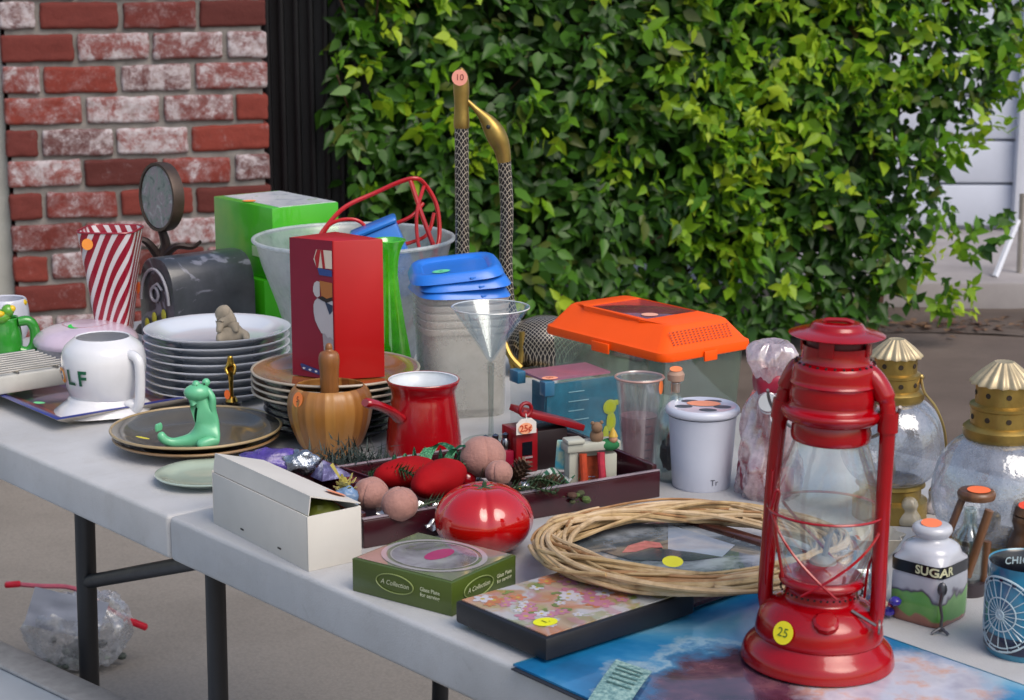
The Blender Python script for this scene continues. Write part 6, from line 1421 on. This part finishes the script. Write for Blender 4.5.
lettering(t, 'SUGAR', .0105, lambda x, y: onjar(-pi/2+.12+x/.028, (zb0+zb1)/2+y, .0016), mat('cream letters', '#c8c8a4', .5, bmp=0), bold=.03)
g = MB(); g.lathe(crv([(B.r(16), z(535)), (B.r(19), z(532)), (B.r(20), z(528)), (B.r(17), z(524)), (B.r(10), z(523))], 3)+[(0, z(523))], 40); g.build('lid', mat('jar lid', '#b4b6be', .25, coat=.4, var=.06), t)
sticker(t, (-.001, -.003, z(523)+.0008), (0, -.15, 1), .0088, '#f07c50')
B = Base(940, 634); z = B.h; o = MB(); pw3 = mat('pewter', '#5c5c60', .35, metal=.8, var=.2)
o.tube([(0, 0, z(632)), (.001, .002, z(618)), (-.001, .004, z(606)), (.001, .006, z(590))], [.0014, .0012, .0014, .0022], 8); o.ball((0, .006, z(592)), .0042, (1, .6, 1.5), seg=12)
for a in (-2.6, -.5, 1.2): o.tube([(0, 0, z(628)), (.006*cos(a), .006*sin(a), z(631)), (.008*cos(a), .008*sin(a), .0012)], .0012, 6)
ob = o.build('pewter_spoon', pw3, None); put(ob, 'tiny pewter spoon stand in front of the sugar jar', 'spoon', B)

# wooden cruet stand
B = Base(966, 592); z = B.h; t = thing('cruet_stand', 'small brown wooden bottle holder with slanting sticks and an orange sticker', 'holder', B); wd = paintmat('brown wood', woodfn('#3c2214', '#5c3a22', '#7a5230'), .4, .2); xx = lambda x: (x-966)*B.m
def stick(name, x0, y0, x1, y1, r, d0=0, d1=0): g = MB(); g.tube([(xx(x0), d0, z(y0)), (xx(x1), d1, z(y1))], r, 12); g.build(name, wd, t)
stick('side_stick', 958, 497, 944, 538, .0034, -.004, -.012); stick('side_stick', 984, 505, 966, 572, .0040, -.012, -.012); stick('side_stick', 984, 540, 982, 586, .0036, 0, 0); stick('side_stick', 963, 540, 962, 588, .0034, .006, .006)
g = MB(); g.lathe([(0, 0), (.016, 0), (.017, .005), (.015, .008), (0, .008)], 32, M=T(xx(971), 0, z(498))); g.build('top', wd, t, bevel=.001)
g = MB(); g.lathe([(0, 0), (.017, 0), (.018, .004), (.018, .012), (0, .012)], 32); g.build('base', mat('dark walnut', '#2c2228', .4, coat=.3), t)
g = MB(); g.lathe(shell(crv([(.0125, .012), (.0135, .02), (.0135, .05), (.007, .062), (.006, .078)], 3), .0014), 28); g.build('bottle', glassm, t, ang=60)
sticker(t, (xx(973), -.004, z(498)+.0090), (0, -.1, 1), .0085, '#ee7040', sx=1.2)
B = Base(1034, 582); t = thing('wooden_jar', 'turned dark brown wooden jar cut off by right edge behind the blue mug', 'jar', B)
g = MB(); g.lathe(crv(B.prof([(22, 582), (27, 570), (28, 545), (24, 530), (27, 520), (26, 514)]), 4)+[(0, B.h(513))], 40); g.build('body', wd, t, ang=60)
g = MB(); g.lathe([(0, 0), (.024, 0), (.022, .008), (.006, .012), (0, .013)], 32, M=T(0, 0, B.h(513)+.0004)); g.build('lid', wd, t, ang=50)
sticker(t, (-.010, -.012, B.h(513)+.0100), (-.1, -.3, 1), .0075, '#e04830')

# blue city mug
B = Base(1024, 650); z = B.h; t = thing('city_mug', 'blue souvenir mug with white ferris wheel drawing and CHICAGO on its rim', 'mug', B); rm_ = B.r(40, 600)
mb_ = paintmat('mug blue', lambda t_: ramp(t_, noise_tex(t_, 16, 4, .6, .5), [(.3, '#1c5a78'), (.5, '#2a7a98'), (.65, '#4296b0'), (.8, '#6ab0c0')]), .12, .7)
hm = z(562); g = MB(); g.lathe(crv([(rm_*.93, 0), (rm_*.97, .003), (rm_, .010), (rm_, hm*.5), (rm_, hm-.002), (rm_-.0012, hm)], 3), 72); g.add([(0, 0, 0)], []); g.build('body', mb_, t, ang=60)
g = MB(); g.lathe([(rm_-.0014, hm+.0003), (rm_-.003, hm-.002), (rm_-.003, .006), (0, .006)], 72); g.build('inside', mat('mug black', '#0c0e18', .2, coat=.5), t, ang=60)
g = MB(); g.lathe([(rm_+.0005, .006), (rm_+.0005, .019)], 72); g.build('dark_band', mat('navy band', '#141c38', .25, coat=.5), t)
wl = mat('white drawing', '#b0c4cc', .4, bmp=0)
def om(a, zz, d=.0008): r_ = rm_+d; return Vector((r_*sin(a), -r_*cos(a), zz))
A0_ = radians(-38); zc = hm*.50; R_ = .031
g = MB()
for f in (1, .9, .45, .12): g.tube([om(A0_+R_*f*cos(2*pi*k/48)/rm_, zc+R_*f*sin(2*pi*k/48)) for k in range(48)], .0006 if f != 1 else .0009, 5, closed=True)
for k in range(20):
    a = 2*pi*k/20; g.tube([om(A0_+R_*f*cos(a)/rm_, zc+R_*f*sin(a)) for f in (0, .3, .6, .9, 1)], .0004, 4)
g.tube([om(A0_-.012/rm_*1.6, .019), om(A0_, zc), om(A0_+.012/rm_*1.6, .019)], .0008, 5); g.build('ferris_wheel_drawing', wl, t)
g = MB()
for k in range(16):
    a = 2*pi*k/16; c = (A0_+R_*.94*cos(a)/rm_, zc+R_*.94*sin(a)); g.add([om(c[0]+dx/rm_, c[1]+dz, .0014) for dx, dz in ((-.0016, -.0012), (.0016, -.0012), (.0016, .0012), (-.0016, .0012))], [(0, 1, 2, 3)])
g.build('gondola_drawing', mat('navy band', '#141c38'), t)
lettering(t, 'CHICAGO', .0085, lambda x, y: Vector(((rm_-.0036)*sin(-.02+x/rm_*1.1), (rm_-.0036)*cos(-.02+x/rm_*1.1), hm-.0085+y)), wl, bold=.02, spacing=1.1)
g = MB(); g.tube(crv([(rm_-.001, 0, hm*.82), (rm_+.022, 0, hm*.80), (rm_+.028, 0, hm*.5), (rm_+.020, 0, hm*.2), (rm_-.001, 0, hm*.18)], 5), .0055, 12); g.build('handle', mb_, t)

# little things seen behind and through the lantern
B = Base(852, 604); o = MB(); o.lathe(shell(crv(B.prof([(22, 604), (30, 596), (35, 580), (33, 566), (30, 560)]), 4), .0022), 44); ob = o.build('glass_bowl', clear('bowl glass', '#e4eaee', .22, .4, '#b0b8c4', .05, .5), None, ang=60); put(ob, 'clear glass bowl behind the foot of the red lantern', 'bowl', B)
B = Base(875, 556); t = thing('shell_dish', 'small white ruffled dish with orange sticker behind the red lantern', 'dish', B)
g = MB(); g.lathe([(0, 0), (.012, 0), (.020, .010), (.026, .022), (.0245, .0222), (.018, .011), (0, .004)], 48, fn=lambda a, zz: 1+.10*sin(8*a)*zz/.022); g.build('dish', mat('ivory ceramic', '#b0a898', .4, coat=.3), t, ang=60)
sticker(t, (-.018, -.012, .014), (-.6, -.8, .2), .009, '#f0743c', sx=.7)
o = MB(); B = Base(884, 618)
for k in range(7): a = k*.9; o.ball((.012*cos(a)*(k/7+.3), .008*sin(a), .006+.002*k), .0055, (1, 1, .8), mi=k % 3, seg=10)
ob = o.build('bead_trinket', [mat('violet bead', '#34288c', .2, coat=.6), mat('crimson bead', '#8c1430', .2, coat=.6), mat('cream bead', '#b0a48c', .3)], None); put(ob, 'bunch of violet and crimson beads beside the lantern tube', 'beads', B)
for i, (px, py, lab) in enumerate(((908, 524, 'small cream figurine between the two brass lanterns'), (936, 512, 'white rounded trinket just left of the nearer brass lantern'))):
    B = Base(px, py); o = MB(); o.lathe(crv([(0, 0), (.010, 0), (.012, .006), (.008, .014), (.009, .020), (.005, .027), (0, .028)], 3), 20, fn=lambda a, zz: 1+.1*sin(5*a+i)); ob = o.build('trinket', [mat('cream glaze', '#a89c84', .3, coat=.4), mat('white glaze', '#b4b4c4', .3, coat=.4)][i], None, ang=60); put(ob, lab, 'trinket', B)

# ---- plastic bag on the ground
B = Base(84, 668, 0.0); t = thing('plastic_bag', 'clear zip bag with red slider seal lying on the ground beneath the table', 'bag', B); R_ = B.r(56)
def bagf(q):
    e = Vector((q.x*1.0, q.y, q.z*.35)); return (1.02-.25*max(0, q.z)**3)*(1+.18*noise.noise(q*1.5))-.30*abs(noise.noise(e*3.0+Vector((1, 4, 0))))-.16*abs(noise.noise(e*8+Vector((3, 1, 2))))-.03*abs(noise.noise(q*15))
g = MB(); g.ball((0, 0, B.h(624)), R_, (1.0, .55, B.h(624)/R_*1.0), seg=96, fn=bagf); g.build('bag', clear('bag film', '#f2f2f2', .34, .22, '#d4d4d8', .22, .3, ns=30, lo=.3, hi=2, bp_=.5), t, ang=60)
g = MB(); a, b_ = (-R_*1.25, 0, B.h(578)), (-R_*.1, .0, B.h(588)); g.tube(crv([a, ((a[0]+b_[0])/2, .0, B.h(583)), b_, (R_*.45, 0, B.h(610)), (R_*.98, 0, B.h(630))], 4), .0045, 8); g.build('zip_seal', mat('clear red zip', '#a85060', .3, var=.4, vs=20), t)
g = MB(); g.box(-R_*1.28, -R_*1.0, -.007, .007, B.h(582), B.h(576.5)); g.build('slider', mat('zip red', '#b00c28', .35), t, bevel=.004)
g = MB(); M_ = T(R_*.95, 0, B.h(628)) @ Matrix.Rotation(radians(28), 4, 'Y'); g.box(-.026, .022, -.007, .007, -.006, .006, 0, M_); g.build('slider', mat('zip red', '#b00c28'), t, bevel=.004)
g = MB(); M_ = T(-R_*.25, -R_*.35, B.h(605)) @ Matrix.Rotation(radians(18), 4, 'Y'); g.sheet(lambda u, v: M_ @ Vector(((u-.5)*R_*1.3, -.01*v+.006*noise.noise(Vector((u*4, v*4, 0))), (v-.5)*R_*.75)), 10, 8); g.build('paper', mat('white paper', '#b0b4c4', .6, var=.05), t)
g = MB(); rg3 = random.Random(5)
for k in range(60): g.ball((rg3.gauss(0, R_*.24), rg3.gauss(0, .015), rg3.uniform(.012, .05)), rg3.uniform(.005, .010), (1, .7, .8), seg=8, mi=rg3.choice([0, 0, 1]))
g.build('contents', [mat('dark bits2', '#3a423e', .5, var=.5), mat('pale bits', '#7a807c', .4)], t)
